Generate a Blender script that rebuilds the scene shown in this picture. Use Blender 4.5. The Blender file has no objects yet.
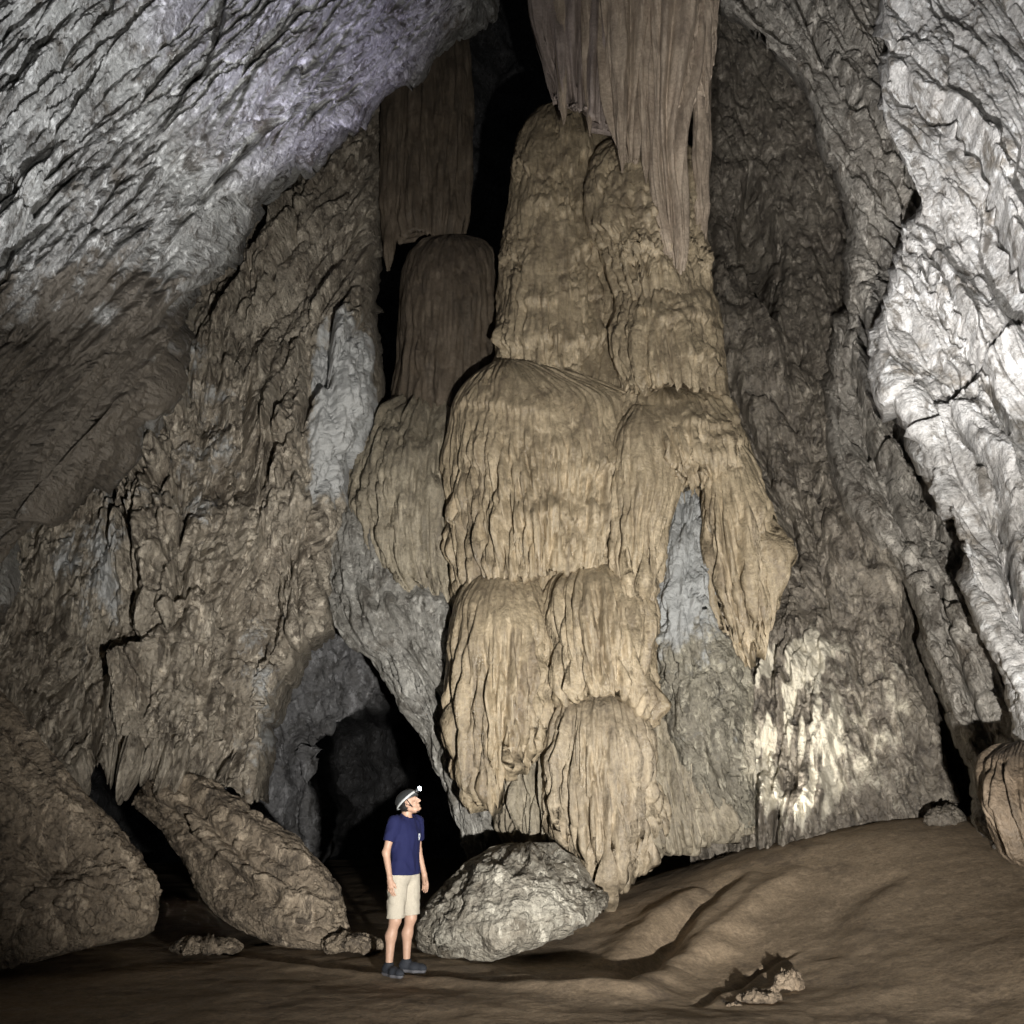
import bpy, math
import numpy as np

# ------------------------------------------------------------------ scene
sc = bpy.context.scene
COL = sc.collection
R = math.radians
F = 750.0                       # focal length in pixels of a 1024 px frame
PITCH = R(21.8)
EYE = np.array([0.0, 0.0, 1.5])
CP, SP = math.cos(PITCH), math.sin(PITCH)


def P(px, py, Y):
    """world point seen at (px, py) of the photo when it stands Y metres ahead"""
    px = np.asarray(px, float); py = np.asarray(py, float); Y = np.asarray(Y, float)
    rx = (px - 512) / F
    ry = -(py - 512) / F
    dy = CP - ry * SP
    dz = SP + ry * CP
    s = Y / dy
    return np.stack([rx * s + 0 * Y, Y + 0 * s, EYE[2] + dz * s], -1)


# ------------------------------------------------------------------ noise
_rng = np.random.default_rng(7)
_perm = np.concatenate([_rng.permutation(256)] * 3).astype(np.int32)
_g2 = np.stack([np.cos(np.linspace(0, 2 * np.pi, 257)[:-1]), np.sin(np.linspace(0, 2 * np.pi, 257)[:-1])], -1).astype(np.float32)
_g3 = _rng.normal(size=(256, 3)); _g3 /= np.linalg.norm(_g3, axis=1)[:, None]; _g3 = _g3.astype(np.float32)
_rv = _rng.random((256, 4)).astype(np.float32)


def _fade(t):
    return t * t * t * (t * (t * 6 - 15) + 10)


def n2(x, y, s=0):
    """2D gradient noise about -1..1"""
    x = np.asarray(x, np.float32); y = np.asarray(y, np.float32)
    x, y = np.broadcast_arrays(x, y)
    xi = np.floor(x).astype(np.int32); yi = np.floor(y).astype(np.int32)
    fx = x - xi; fy = y - yi
    u = _fade(fx); v = _fade(fy)
    def c(i, j):
        h = _perm[_perm[(xi + i + 37 * s) & 255] + ((yi + j + 91 * s) & 255)]
        g = _g2[h]
        return g[..., 0] * (fx - i) + g[..., 1] * (fy - j)
    a = c(0, 0); b = c(1, 0); d = c(0, 1); e = c(1, 1)
    return 1.5 * ((a + u * (b - a)) * (1 - v) + (d + u * (e - d)) * v)


def fb2(x, y, o=4, s=0, g=0.5):
    r = 0; a = 1.0; f = 1.0
    for i in range(o):
        r = r + a * n2(x * f, y * f, s + i); a *= g; f *= 2.03
    return r


def bil2(x, y, o=3, s=0, g=0.5):
    """rounded lumps with sharp valleys, about 0..1"""
    r = 0; a = 1.0; f = 1.0; t = 0
    for i in range(o):
        r = r + a * np.abs(n2(x * f, y * f, s + i)); t += a; a *= g; f *= 2.03
    return r / t * 1.6


def facet(x, y, s=0, bias=0.0, crease=0.4, tilt=1.0, jit=0.95, dome=0.7):
    """broken-rock facets: every cell a plane tilted its own way; bias lets the lower end stand proud"""
    x = np.asarray(x, np.float32); y = np.asarray(y, np.float32)
    xi = np.floor(x).astype(np.int32); yi = np.floor(y).astype(np.int32)
    f1 = np.full(x.shape, 9, np.float32); f2 = np.full(x.shape, 9, np.float32)
    h = np.zeros(x.shape, np.float32)
    for i in (-1, 0, 1):
        for j in (-1, 0, 1):
            k = _perm[_perm[(xi + i + 53 * s) & 255] + ((yi + j + 17 * s) & 255)]
            rv = _rv[k]; k2 = _rv[_perm[k + 31 & 255]]
            dx = x - (xi + i + 0.5 + jit * (rv[..., 0] - 0.5))
            dy = y - (yi + j + 0.5 + jit * (rv[..., 1] - 0.5))
            d = dx * dx + dy * dy
            hh = (k2[..., 0] - 0.5) * 0.9 + tilt * ((rv[..., 2] - 0.5) * 1.6 * dx + ((rv[..., 3] - 0.5) * 1.6 + bias) * dy) - dome * d
            near = d < f1
            f2 = np.where(near, f1, np.minimum(f2, d))
            h = np.where(near, hh, h)
            f1 = np.where(near, d, f1)
    e = np.sqrt(f2) - np.sqrt(f1)
    return h - crease * np.exp(-e * 9)


def n3(p, s=0):
    x, y, z = [p[..., i].astype(np.float32) for i in range(3)]
    xi = np.floor(x).astype(np.int32); yi = np.floor(y).astype(np.int32); zi = np.floor(z).astype(np.int32)
    fx = x - xi; fy = y - yi; fz = z - zi
    u, v, w = _fade(fx), _fade(fy), _fade(fz)
    def c(i, j, k):
        g = _g3[_perm[_perm[_perm[(xi + i + 37 * s) & 255] + ((yi + j) & 255)] + ((zi + k) & 255)]]
        return g[..., 0] * (fx - i) + g[..., 1] * (fy - j) + g[..., 2] * (fz - k)
    l = lambda a, b, t: a + t * (b - a)
    return 1.3 * l(l(l(c(0, 0, 0), c(1, 0, 0), u), l(c(0, 1, 0), c(1, 1, 0), u), v),
                   l(l(c(0, 0, 1), c(1, 0, 1), u), l(c(0, 1, 1), c(1, 1, 1), u), v), w)


def fb3(p, o=4, s=0, g=0.5):
    r = 0; a = 1.0; f = 1.0
    for i in range(o):
        r = r + a * n3(p * f, s + i); a *= g; f *= 2.03
    return r


def sst(a, b, x):
    t = np.clip((x - a) / (b - a), 0, 1)
    return t * t * (3 - 2 * t)


def pdist(px, py, poly):
    """signed distance to a polyline (positive on the right of its direction on screen) and 0..1 along it"""
    best = np.full(px.shape, 1e9); sg = np.zeros(px.shape); tt = np.zeros(px.shape)
    q = np.array(poly, float)
    L = np.hypot(*(q[1:] - q[:-1]).T); C = np.concatenate([[0], np.cumsum(L)])
    for k in range(len(q) - 1):
        ax, ay = q[k]; ex, ey = q[k + 1] - q[k]
        t = np.clip(((px - ax) * ex + (py - ay) * ey) / (L[k] ** 2), 0, 1)
        dx = px - ax - t * ex; dy = py - ay - t * ey
        d = np.hypot(dx, dy); m = d < best
        best = np.where(m, d, best)
        sg = np.where(m, np.sign(ex * dy - ey * dx), sg)
        tt = np.where(m, (C[k] + t * L[k]) / C[-1], tt)
    return best * -sg, tt


def stepline(px, py, poly, h, w, side=1, soft=1.6, wob=4):
    """a broken edge: the rock on one side of the line stands h proud and falls back over w pixels"""
    d, t = pdist(px + wob * n2(px / 16, py / 16, 3), py + wob * n2(px / 16, py / 16, 8), poly)
    s = d * side
    return h * np.exp(-np.maximum(s, 0) / w) / (1 + np.exp(-np.clip(s / soft, -30, 30))) * np.sin(np.pi * np.clip(t, 0.0, 1.0) ) ** 0.35


def crack(px, py, poly, h, w, side=1):
    return stepline(px, py, poly, h, w, side, 1.4) + groove(px, py, poly, h * 1.3, 3.2)


def groove(px, py, poly, h, w, wob=4):
    d, t = pdist(px + wob * n2(px / 14, py / 14, 5), py + wob * n2(px / 14, py / 14, 9), poly)
    ww = w * (0.7 + 0.6 * np.abs(n2(t * 9, t * 0 + 0.5, 2)))
    return -h * np.exp(-(d / ww) ** 2) * np.sin(np.pi * np.clip(t, 0, 1)) ** 0.3


# ------------------------------------------------------------------ meshes
def tagit(o, label=None, cat=None, group=None, kind=None):
    if label: o['label'] = label
    if cat: o['category'] = cat
    if group: o['group'] = group
    if kind: o['kind'] = kind
    return o


def mesh(name, V, quads, mat, parent=None, smooth=True, attrs=None):
    V = np.asarray(V, np.float32).reshape(-1, 3)
    Q = np.asarray(quads, np.int32)
    me = bpy.data.meshes.new(name)
    me.vertices.add(len(V)); me.vertices.foreach_set('co', V.ravel())
    n = Q.shape[1]
    me.loops.add(Q.size); me.loops.foreach_set('vertex_index', Q.ravel())
    me.polygons.add(len(Q)); me.polygons.foreach_set('loop_start', np.arange(0, Q.size, n, dtype=np.int32))
    me.polygons.foreach_set('use_smooth', np.full(len(Q), smooth))
    me.update(calc_edges=True)
    if attrs:
        for k, a in attrs.items():
            t = me.attributes.new(k, 'FLOAT', 'POINT'); t.data.foreach_set('value', np.asarray(a, np.float32).ravel())
    for m in (mat if isinstance(mat, (list, tuple)) else [mat]):
        me.materials.append(m)
    o = bpy.data.objects.new(name, me); COL.objects.link(o)
    if parent is not None:
        o.parent = parent
        o.matrix_parent_inverse = parent.matrix_world.inverted()
    return o


def empty(name, loc, label, cat, group=None):
    o = bpy.data.objects.new(name, None); COL.objects.link(o)
    o.location = loc; o.empty_display_size = 0.2
    bpy.context.view_layer.update()
    return tagit(o, label, cat, group)


def gridquads(nv, nu, closed=False):
    i = np.arange(nv - 1)[:, None]; j = np.arange(nu if closed else nu - 1)[None, :]
    a = i * nu + j; b = i * nu + (j + 1) % nu
    return np.stack([a, b, b + nu, a + nu], -1).reshape(-1, 4)


def normals(W, closed=False):
    if closed:
        du = np.roll(W, -1, 1) - np.roll(W, 1, 1)
    else:
        du = np.gradient(W, axis=1)
    dv = np.gradient(W, axis=0)
    n = np.cross(dv, du)
    l = np.linalg.norm(n, axis=-1, keepdims=True)
    n = n / np.maximum(l, 1e-9)
    return n


def hermite(k, vals, q):
    """cubic through knots (axis 0), tangents limited so that it does not overshoot"""
    k = np.asarray(k, float); vals = np.asarray(vals, float)
    h = np.diff(k); sh = (-1,) + (1,) * (vals.ndim - 1)
    d = np.diff(vals, axis=0) / h.reshape(sh)
    m = np.zeros_like(vals)
    m[0] = d[0]; m[-1] = d[-1]
    if len(k) > 2:
        a = d[:-1]; b = d[1:]
        w = (h[1:] / (h[1:] + h[:-1])).reshape(sh)
        mm = a * w + b * (1 - w)
        lim = 2.2 * np.minimum(np.abs(a), np.abs(b)) + 0.25 * np.maximum(np.abs(a), np.abs(b))
        m[1:-1] = np.sign(mm) * np.minimum(np.abs(mm), lim)
    i = np.clip(np.searchsorted(k, q, 'right') - 1, 0, len(k) - 2)
    t = ((q - k[i]) / h[i]).reshape(sh); hh = h[i].reshape(sh)
    t2 = t * t; t3 = t2 * t
    return (2 * t3 - 3 * t2 + 1) * vals[i] + (t3 - 2 * t2 + t) * hh * m[i] + (-2 * t3 + 3 * t2) * vals[i + 1] + (t3 - t2) * hh * m[i + 1]


def sheet(name, ctl, du, disp, mat, parent=None, maxn=1300, attrs=None):
    """a rock face through a grid of (px, py, Y) control points, about du pixels between vertices"""
    C = np.array(ctl, float)
    kv = np.concatenate([[0], np.cumsum(np.maximum(np.hypot(*np.moveaxis(np.diff(C[..., :2], axis=0), -1, 0)).mean(1), 6))])
    ku = np.concatenate([[0], np.cumsum(np.maximum(np.hypot(*np.moveaxis(np.diff(C[..., :2], axis=1), -1, 0)).mean(0), 6))])
    nv = int(min(maxn, kv[-1] / du)) + 2; nu = int(min(maxn, ku[-1] / du)) + 2
    D = hermite(kv, C, np.linspace(0, kv[-1], nv))
    D = np.swapaxes(hermite(ku, np.swapaxes(D, 0, 1), np.linspace(0, ku[-1], nu)), 0, 1)
    px, py, Y = D[..., 0], D[..., 1], D[..., 2]
    W = P(px, py, Y)
    N = normals(W)
    tocam = EYE - W
    s = np.sign((N * tocam).sum(-1)); N = N * np.where(np.median(s) < 0, -1, 1)
    W = W + N * (disp(px, py, Y) * (Y / 11.0))[..., None]
    q = gridquads(nv, nu)
    if np.median(s) < 0: q = q[:, ::-1]
    return mesh(name, W, q, mat, parent, attrs={k: f(px, py) for k, f in (attrs or {}).items()})


def loft(name, rows, mat, parent=None, du=1.4, hem=None, drip=0, dripw=9, flute=0.0, flw=12, fl0=0.0, fl1=0.5,
         extra=None, seed=0, lump=0.03, lumpw=26, leaf=0.0, leafw=(8, 16), fine=0.012, vst=1.7, sub=1.0, tiers=None, backn=14, pw=1.0, attrs=None):
    """a closed body from rows (ax, ay, bx, by, Y, thickness): left edge, right edge, depth of its axis, half thickness"""
    A = np.array(rows, float)
    mid = (A[:, :2] + A[:, 2:4]) / 2
    k = np.concatenate([[0], np.cumsum(np.maximum(np.hypot(*(mid[1:] - mid[:-1]).T), 3))])
    nv = int(k[-1] / du) + 3
    v = np.linspace(0, k[-1], nv)
    D = hermite(k, A, v)
    hw = np.hypot(D[:, 2] - D[:, 0], D[:, 3] - D[:, 1]) / 2
    href = np.percentile(hw, 80)
    nf = int(np.pi * href / du * 0.95) + 8
    th = np.concatenate([np.linspace(-0.25, np.pi + 0.25, nf), np.linspace(np.pi + 0.25, 2 * np.pi - 0.25, backn + 2)[1:-1]])
    # close the underside
    e = np.array([[0.97, 1], [0.88, .3], [0.55, -1.5], [0.15, -2.5]])
    D = np.concatenate([D, np.repeat(D[-1:], 4, 0)]); sc_ = np.concatenate([np.ones(nv), e[:, 0]]); lift = np.concatenate([np.zeros(nv), e[:, 1]])
    t = np.concatenate([v / k[-1], np.ones(4)])[:, None]
    cx = np.sign(np.cos(th)) * np.abs(np.cos(th)) ** pw; sy = np.sign(np.sin(th)) * np.abs(np.sin(th)) ** pw
    m = (D[:, :2] + D[:, 2:4]) / 2; hv = (D[:, 2:4] - D[:, :2]) / 2
    px = m[:, 0:1] + hv[:, 0:1] * sc_[:, None] * cx
    py = m[:, 1:2] + hv[:, 1:2] * sc_[:, None] * cx + lift[:, None]
    Y = D[:, 4:5] - D[:, 5:6] * sc_[:, None] * sy
    arc = (np.pi / 2 - th)[None, :] * href + 0 * t
    along = np.concatenate([v, np.full(4, v[-1])])[:, None] + 0 * arc
    if hem is not None:
        hp = np.array(hem, float)
        hy = np.interp(px[nv - 1], hp[:, 0], hp[:, 1])
        if drip:
            a1 = arc[0]
            hy = hy + drip * (1.6 * bil2(a1 / dripw, a1 * 0 + seed, 2, seed + 3) - 0.7) + 0.5 * drip * n2(a1 / (dripw * 3), a1 * 0, seed + 4)
        py = py + sst(0.25, 1.0, t) * (hy - py[nv - 1])[None, :]
    W = P(px, py, Y)
    N = normals(W, True)
    ctr = W.mean(1, keepdims=True)
    if np.median((N * (W - ctr)).sum(-1)[2:-5]) < 0: N = -N; flip = True
    else: flip = False
    d = lump * fb2(arc / lumpw, along / (lumpw * vst), 2, seed) + fine * (.3 + .7 * sub) * fb2(arc / 4, along / (5 * vst * vst), 2, seed + 5)
    if flute:
        wx = arc + 2 * n2(arc / 40, along / 120, seed + 1) + .6 * n2(arc / 9, along / 60, seed + 13)
        fl = 0.8 * bil2(wx / flw, along / (flw * 11), 1, seed + 2) ** .8 + 0.5 * sub * bil2(wx / (flw * .45), along / (flw * 6), 1, seed + 6) ** .8 + 0.35 * bil2(wx / (flw * 2.3), along / (flw * 14), 1, seed + 9)
        d = d + 1.25 * flute * (fl - 0.6) * (0.12 + 0.88 * sst(fl0, fl1, t))
    if leaf:
        wx = arc + 1.5 * n2(arc / 14, along / 30, seed + 1); wy = along + 8 * n2(arc / 14, along / 30, seed + 7)
        lp = 0.4 + 1.0 * sst(-.4, .5, n2(arc / 60, along / 60, seed + 8))
        d = d + leaf * lp * (.75 * facet(wx / leafw[0], wy / (leafw[1] * 2.2), seed, 0.3, 0.3) + .45 * facet(wx / (leafw[0] * .5), wy / leafw[1], seed + 3, 0.3, 0.3))
    if tiers:
        for (ty, th_, tw) in tiers:
            hy = ty + 16 * n2(arc / 70, 0 * arc + ty * .03, seed + 14) + 7 * n2(arc / 24, 0 * arc + ty * .1, seed + 11) + 9 * (bil2(arc / 8, 0 * arc + ty * .1, 2, seed + 12) - .4)
            th_ = th_ * sst(-.35, .3, n2(arc / 55, 0 * arc + ty * .05, seed + 15))
            s = hy - py
            d = d + th_ * np.exp(-np.maximum(s, 0) / tw) / (1 + np.exp(-np.clip(s / 1.2, -30, 30)))
    if extra is not None:
        d = d + extra(px, py, arc, along, t)
    d = d * (1 - .65 * sst(.92, 1.0, t))
    front = (0.12 + 0.33 * sst(-0.35, 0.1, np.sin(th)) + 0.55 * sst(0.05, 0.55, np.sin(th)))[None, :]
    taper = np.concatenate([np.linspace(0.2, 1, 5), np.ones(len(W) - 5)])[:, None]
    W = W + N * (d * front * taper * Y / 12.0)[..., None]
    W = np.concatenate([np.repeat(W[:1].mean(1, keepdims=True), len(th), 1), W, np.repeat(W[-1:].mean(1, keepdims=True), len(th), 1)])
    q = gridquads(len(W), len(th), True)
    if flip: q = q[:, ::-1]
    ra = {}
    for k_, f_ in (attrs or {}).items():
        a_ = f_(px, py); ra[k_] = np.concatenate([a_[:1], a_, a_[-1:]])
    return mesh(name, W, q, mat, parent, attrs=ra)


# ------------------------------------------------------------------ materials
def rock(name, ca, cb, cc, cs=0.8, streak=0.0, rough=0.6, bump=0.5, spec=0.5, fleck=0.0, var=0.9, mask=None, cm=None, bs=1.0):
    """limestone: two ground colours in soft patches, a third as stains, fine grain, pits and damp sheen"""
    m = bpy.data.materials.new(name); m.use_nodes = True
    nt = m.node_tree; N = nt.nodes; L = nt.links
    bs_ = N['Principled BSDF']
    tc = N.new('ShaderNodeTexCoord')
    mp = N.new('ShaderNodeMapping'); L.new(tc.outputs['Object'], mp.inputs[0])
    def noise(scale, detail=6, rough=0.6, vec=None, dist=0.0):
        n = N.new('ShaderNodeTexNoise'); n.inputs['Scale'].default_value = scale; n.inputs['Detail'].default_value = detail
        n.inputs['Roughness'].default_value = rough; n.inputs['Distortion'].default_value = dist
        L.new(vec if vec else mp.outputs[0], n.inputs['Vector']); return n.outputs['Fac']
    def ramp(fac, a, b):
        r = N.new('ShaderNodeMapRange'); r.inputs[1].default_value = a; r.inputs[2].default_value = b
        r.interpolation_type = 'SMOOTHSTEP'; L.new(fac, r.inputs[0]); return r.outputs[0]
    def mix(fac, a, b, mode='MIX'):
        x = N.new('ShaderNodeMix'); x.data_type = 'RGBA'; x.blend_type = mode
        if hasattr(fac, 'links'): L.new(fac, x.inputs[0])
        else: x.inputs[0].default_value = fac
        for s, i in ((a, 6), (b, 7)):
            if hasattr(s, 'links'): L.new(s, x.inputs[i])
            else: x.inputs[i].default_value = (*s, 1)
        return x.outputs[2]
    c = mix(ramp(noise(cs, 4, 0.62), 0.36, 0.64), ca, cb)
    mp2 = N.new('ShaderNodeMapping'); mp2.inputs['Scale'].default_value = (1, 1, 0.14); L.new(tc.outputs['Object'], mp2.inputs[0])
    st = noise(2.6, 4, 0.65, mp2.outputs[0])
    c = mix(ramp(st, 0.5, 0.72) if streak else ramp(noise(cs * 2.3, 4, 0.68), 0.54, 0.7), c, cc)
    g = noise(14 * bs, 3, 0.75)
    hs = N.new('ShaderNodeHueSaturation'); L.new(c, hs.inputs['Color']); 
    mr = N.new('ShaderNodeMapRange'); mr.inputs[1].default_value = 0.25; mr.inputs[2].default_value = 0.75; mr.inputs[3].default_value = 0.62; mr.inputs[4].default_value = 1.38
    L.new(g, mr.inputs[0]); L.new(mr.outputs[0], hs.inputs['Value'])
    c = hs.outputs[0]
    if var:
        mp3 = N.new('ShaderNodeMapping'); mp3.inputs['Scale'].default_value = (1, 1, .5 if not streak else .12); L.new(tc.outputs['Object'], mp3.inputs[0])
        def part(fac, k):
            x = N.new('ShaderNodeMath'); x.operation = 'MULTIPLY'; L.new(fac, x.inputs[0]); x.inputs[1].default_value = k; return x.outputs[0]
        c = mix(part(ramp(noise(5.5 * bs, 4, 0.7, mp3.outputs[0]), 0.52, 0.66), var), c, tuple(min(.72, x * 1.75 + .03) for x in ca))
        c = mix(part(ramp(noise(4.2 * bs, 4, 0.7, mp3.outputs[0], .6), 0.50, 0.66), var), c, tuple(x * .55 for x in cc))
    if mask:
        at = N.new('ShaderNodeAttribute'); at.attribute_name = mask
        nn = N.new('ShaderNodeMath'); nn.operation = 'MULTIPLY_ADD'; L.new(noise(3.0, 4, .7), nn.inputs[0]); nn.inputs[1].default_value = 1.2
        L.new(at.outputs['Fac'], nn.inputs[2])
        c = mix(ramp(nn.outputs[0], 0.85, 1.15), c, cm)
    L.new(c, bs_.inputs['Base Color'])
    rr = N.new('ShaderNodeMapRange'); rr.inputs[1].default_value = 0.3; rr.inputs[2].default_value = 0.7
    rr.inputs[3].default_value = max(.12, rough - .2); rr.inputs[4].default_value = min(1, rough + .22)
    L.new(noise(3.5 * bs, 2, 0.6), rr.inputs[0]); L.new(rr.outputs[0], bs_.inputs['Roughness'])
    bs_.inputs['Specular IOR Level'].default_value = spec
    # relief finer than the mesh
    v = N.new('ShaderNodeTexVoronoi'); v.inputs['Scale'].default_value = 9 * bs; v.feature = 'F1'
    L.new(mp2.outputs[0] if streak else mp.outputs[0], v.inputs['Vector'])
    ad = N.new('ShaderNodeMath'); ad.operation = 'MULTIPLY_ADD'; L.new(v.outputs['Distance'], ad.inputs[0]); ad.inputs[1].default_value = 0.5
    L.new(noise(22 * bs, 3, 0.7), ad.inputs[2])
    b = N.new('ShaderNodeBump'); b.inputs['Strength'].default_value = bump; b.inputs['Distance'].default_value = 0.055
    L.new(ad.outputs[0], b.inputs['Height']); L.new(b.outputs[0], bs_.inputs['Normal'])
    return m


def plain(name, col, rough=0.6, spec=0.4, nz=0.0, ns=60, bump=0.0, emit=None):
    m = bpy.data.materials.new(name); m.use_nodes = True
    nt = m.node_tree; N = nt.nodes; L = nt.links; b = N['Principled BSDF']
    b.inputs['Base Color'].default_value = (*col, 1); b.inputs['Roughness'].default_value = rough
    b.inputs['Specular IOR Level'].default_value = spec
    tc = N.new('ShaderNodeTexCoord'); n = N.new('ShaderNodeTexNoise'); n.inputs['Scale'].default_value = ns; n.inputs['Detail'].default_value = 4
    L.new(tc.outputs['Object'], n.inputs['Vector'])
    if nz:
        mr = N.new('ShaderNodeMapRange'); mr.inputs[1].default_value = .3; mr.inputs[2].default_value = .7; mr.inputs[3].default_value = 1 - nz; mr.inputs[4].default_value = 1 + nz
        hs = N.new('ShaderNodeHueSaturation'); hs.inputs['Color'].default_value = (*col, 1)
        L.new(n.outputs['Fac'], mr.inputs[0]); L.new(mr.outputs[0], hs.inputs['Value']); L.new(hs.outputs[0], b.inputs['Base Color'])
    if bump:
        bp = N.new('ShaderNodeBump'); bp.inputs['Strength'].default_value = bump; bp.inputs['Distance'].default_value = .01
        L.new(n.outputs['Fac'], bp.inputs['Height']); L.new(bp.outputs[0], b.inputs['Normal'])
    if emit:
        b.inputs['Emission Color'].default_value = (*emit[0], 1); b.inputs['Emission Strength'].default_value = emit[1]
    return m


M = {}
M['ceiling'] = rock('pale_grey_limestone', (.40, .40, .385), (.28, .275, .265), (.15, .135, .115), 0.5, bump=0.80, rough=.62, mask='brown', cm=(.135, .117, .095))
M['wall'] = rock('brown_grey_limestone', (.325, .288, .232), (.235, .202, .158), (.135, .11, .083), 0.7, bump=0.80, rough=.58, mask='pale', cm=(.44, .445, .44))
M['right'] = rock('bright_limestone', (.52, .51, .50), (.40, .385, .37), (.24, .215, .185), 0.6, bump=0.64, rough=.6)
M['rib'] = rock('grey_rib_limestone', (.285, .265, .235), (.215, .195, .168), (.14, .12, .098), 0.7, bump=0.80, rough=.55)
M['alcove'] = rock('dark_brown_limestone', (.21, .185, .15), (.16, .138, .112), (.10, .085, .07), 0.8, bump=0.80, rough=.5, mask='painted_light', cm=(.55, .51, .42))  # cm: pale colour standing in for lamplight on the lower face
M['tan'] = rock('tan_flowstone', (.39, .318, .215), (.31, .25, .168), (.215, .17, .116), 1.1, streak=1, bump=0.56, rough=.42, spec=.6, var=0.42)
M['tan_grey'] = rock('grey_tan_flowstone', (.30, .262, .195), (.24, .207, .152), (.165, .14, .105), 0.9, streak=1, bump=0.64, rough=.55, var=0.5)
M['brown'] = rock('brown_dripstone', (.125, .098, .07), (.10, .078, .056), (.07, .056, .041), 0.9, streak=1, bump=0.64, rough=.6, var=0.35)
M['rust'] = rock('rusty_dripstone', (.15, .112, .076), (.115, .088, .062), (.11, .085, .06), 0.9, streak=1, bump=0.64, rough=.6, var=0.5)
M['drape'] = rock('mauve_brown_dripstone', (.40, .325, .25), (.32, .255, .195), (.22, .175, .135), 0.9, streak=1, bump=0.56, rough=.55, var=0.4)
M['mauve'] = rock('mauve_grey_dripstone', (.32, .265, .235), (.25, .205, .18), (.17, .138, .12), 0.9, streak=1, bump=.5, rough=.55, var=.35)
M['clod'] = rock('crumbly_mud', (.19, .145, .10), (.15, .115, .08), (.09, .07, .05), 1.5, bump=.7, rough=.8, var=.3)
M['tan_low'] = rock('dull_tan_flowstone', (.345, .285, .20), (.275, .225, .16), (.19, .157, .115), 1.0, streak=1, bump=.5, rough=.48, var=.45)
M['grey'] = rock('olive_grey_rock', (.27, .262, .24), (.21, .20, .178), (.145, .132, .112), 0.9, bump=0.80, rough=.6)
M['wedge'] = rock('brown_grey_bedrock', (.235, .217, .17), (.185, .168, .132), (.13, .115, .088), 0.9, bump=0.80, rough=.6, mask='pale', cm=(.365, .372, .368))
M['boulder'] = rock('pale_boulder_rock', (.34, .32, .27), (.26, .235, .19), (.15, .13, .10), 1.4, bump=0.96, rough=.65)
M['mudrock'] = rock('muddy_rock', (.30, .245, .18), (.21, .168, .122), (.10, .078, .058), 1.2, bump=0.96, rough=.7, var=.85)
M['mud'] = rock('packed_mud', (.265, .203, .138), (.215, .165, .113), (.148, .113, .08), 0.8, bump=.14, rough=.75, bs=1.6, spec=.3, var=.25)
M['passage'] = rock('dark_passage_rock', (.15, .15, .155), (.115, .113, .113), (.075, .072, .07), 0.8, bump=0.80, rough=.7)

# ------------------------------------------------------------------ relief of the big walls
def leafy(px, py, c, w, l, amp, seed, bias=0.7):
    """scales and drips: c runs across the flow, py along it"""
    wc = c + 4 * n2(c / 34, py / 90, seed + 1) + .8 * n2(c / 9, py / 24, seed + 2)
    wy = py + 14 * n2(c / 14, py / 60, seed + 3)
    patch = 0.45 + 1.0 * sst(-0.5, 0.6, n2(c / 80, py / 110, seed + 7))
    fine = 0.5 + 0.8 * sst(-.4, .5, n2(c / 50, py / 60, seed + 8))
    big = sst(-.25, .35, n2(c / 120, py / 150, seed + 10))
    d = amp * patch * ((1 - big) * facet(wc / w, wy / l, seed, bias, 0.30) + big * 1.7 * facet(wc / (w * 2.1), wy / (l * 2.4), seed + 12, bias * .6, 0.22, dome=.35))
    d = d + amp * 0.36 * facet(wc / (w * .46), wy / (l * .36), seed + 5, bias, 0.25) * fine
    d = d + amp * 0.8 * (bil2(wc / (w * 1.3), wy / (l * 5), 2, seed + 6) - .4)
    d = d + amp * 0.16 * facet(wc / (w * .34), wy / (l * .2), seed + 4, bias * .6, 0.15, dome=.5)
    return d + amp * 0.05 * fb2(c / 3.5, py / 6, 2, seed + 9)


# --- overhanging ceiling, upper left
EDGE = [(560, -120), (475, 10), (400, 78), (325, 138), (252, 183), (215, 228), (190, 280), (177, 350), (130, 428), (82, 475), (38, 518), (0, 575), (-130, 720)]
FAR = [(260, -380), (120, -380), (0, -380), (-110, -360), (-200, -320), (-280, -260), (-330, -170), (-350, -70), (-370, 30), (-380, 150), (-380, 300), (-380, 460), (-380, 720)]
EY = [13.5, 12.8, 12.0, 11.4, 11.0, 10.7, 10.4, 10.0, 9.5, 9.1, 8.7, 8.2, 7.4]
FY = [6.5, 6.0, 5.6, 5.2, 5.0, 4.8, 4.7, 4.6, 4.6, 4.7, 4.8, 5.0, 5.2]
ctl = []
for (ex, ey), (fx, fy), a, b in zip(EDGE, FAR, EY, FY):
    row = [(ex + 14, ey + 16, a + 3.2), (ex + 6, ey + 6, a + .9), (ex, ey, a + .25)]
    for s in (.06, .18, .4, .7, 1.0):
        yy = a + (b - a) * s ** .9 - .25 * math.sin(math.pi * min(1, s * 3)) 
        row.append((ex + (fx - ex) * s, ey + (fy - ey) * s, yy))
    ctl.append(row)


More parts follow.
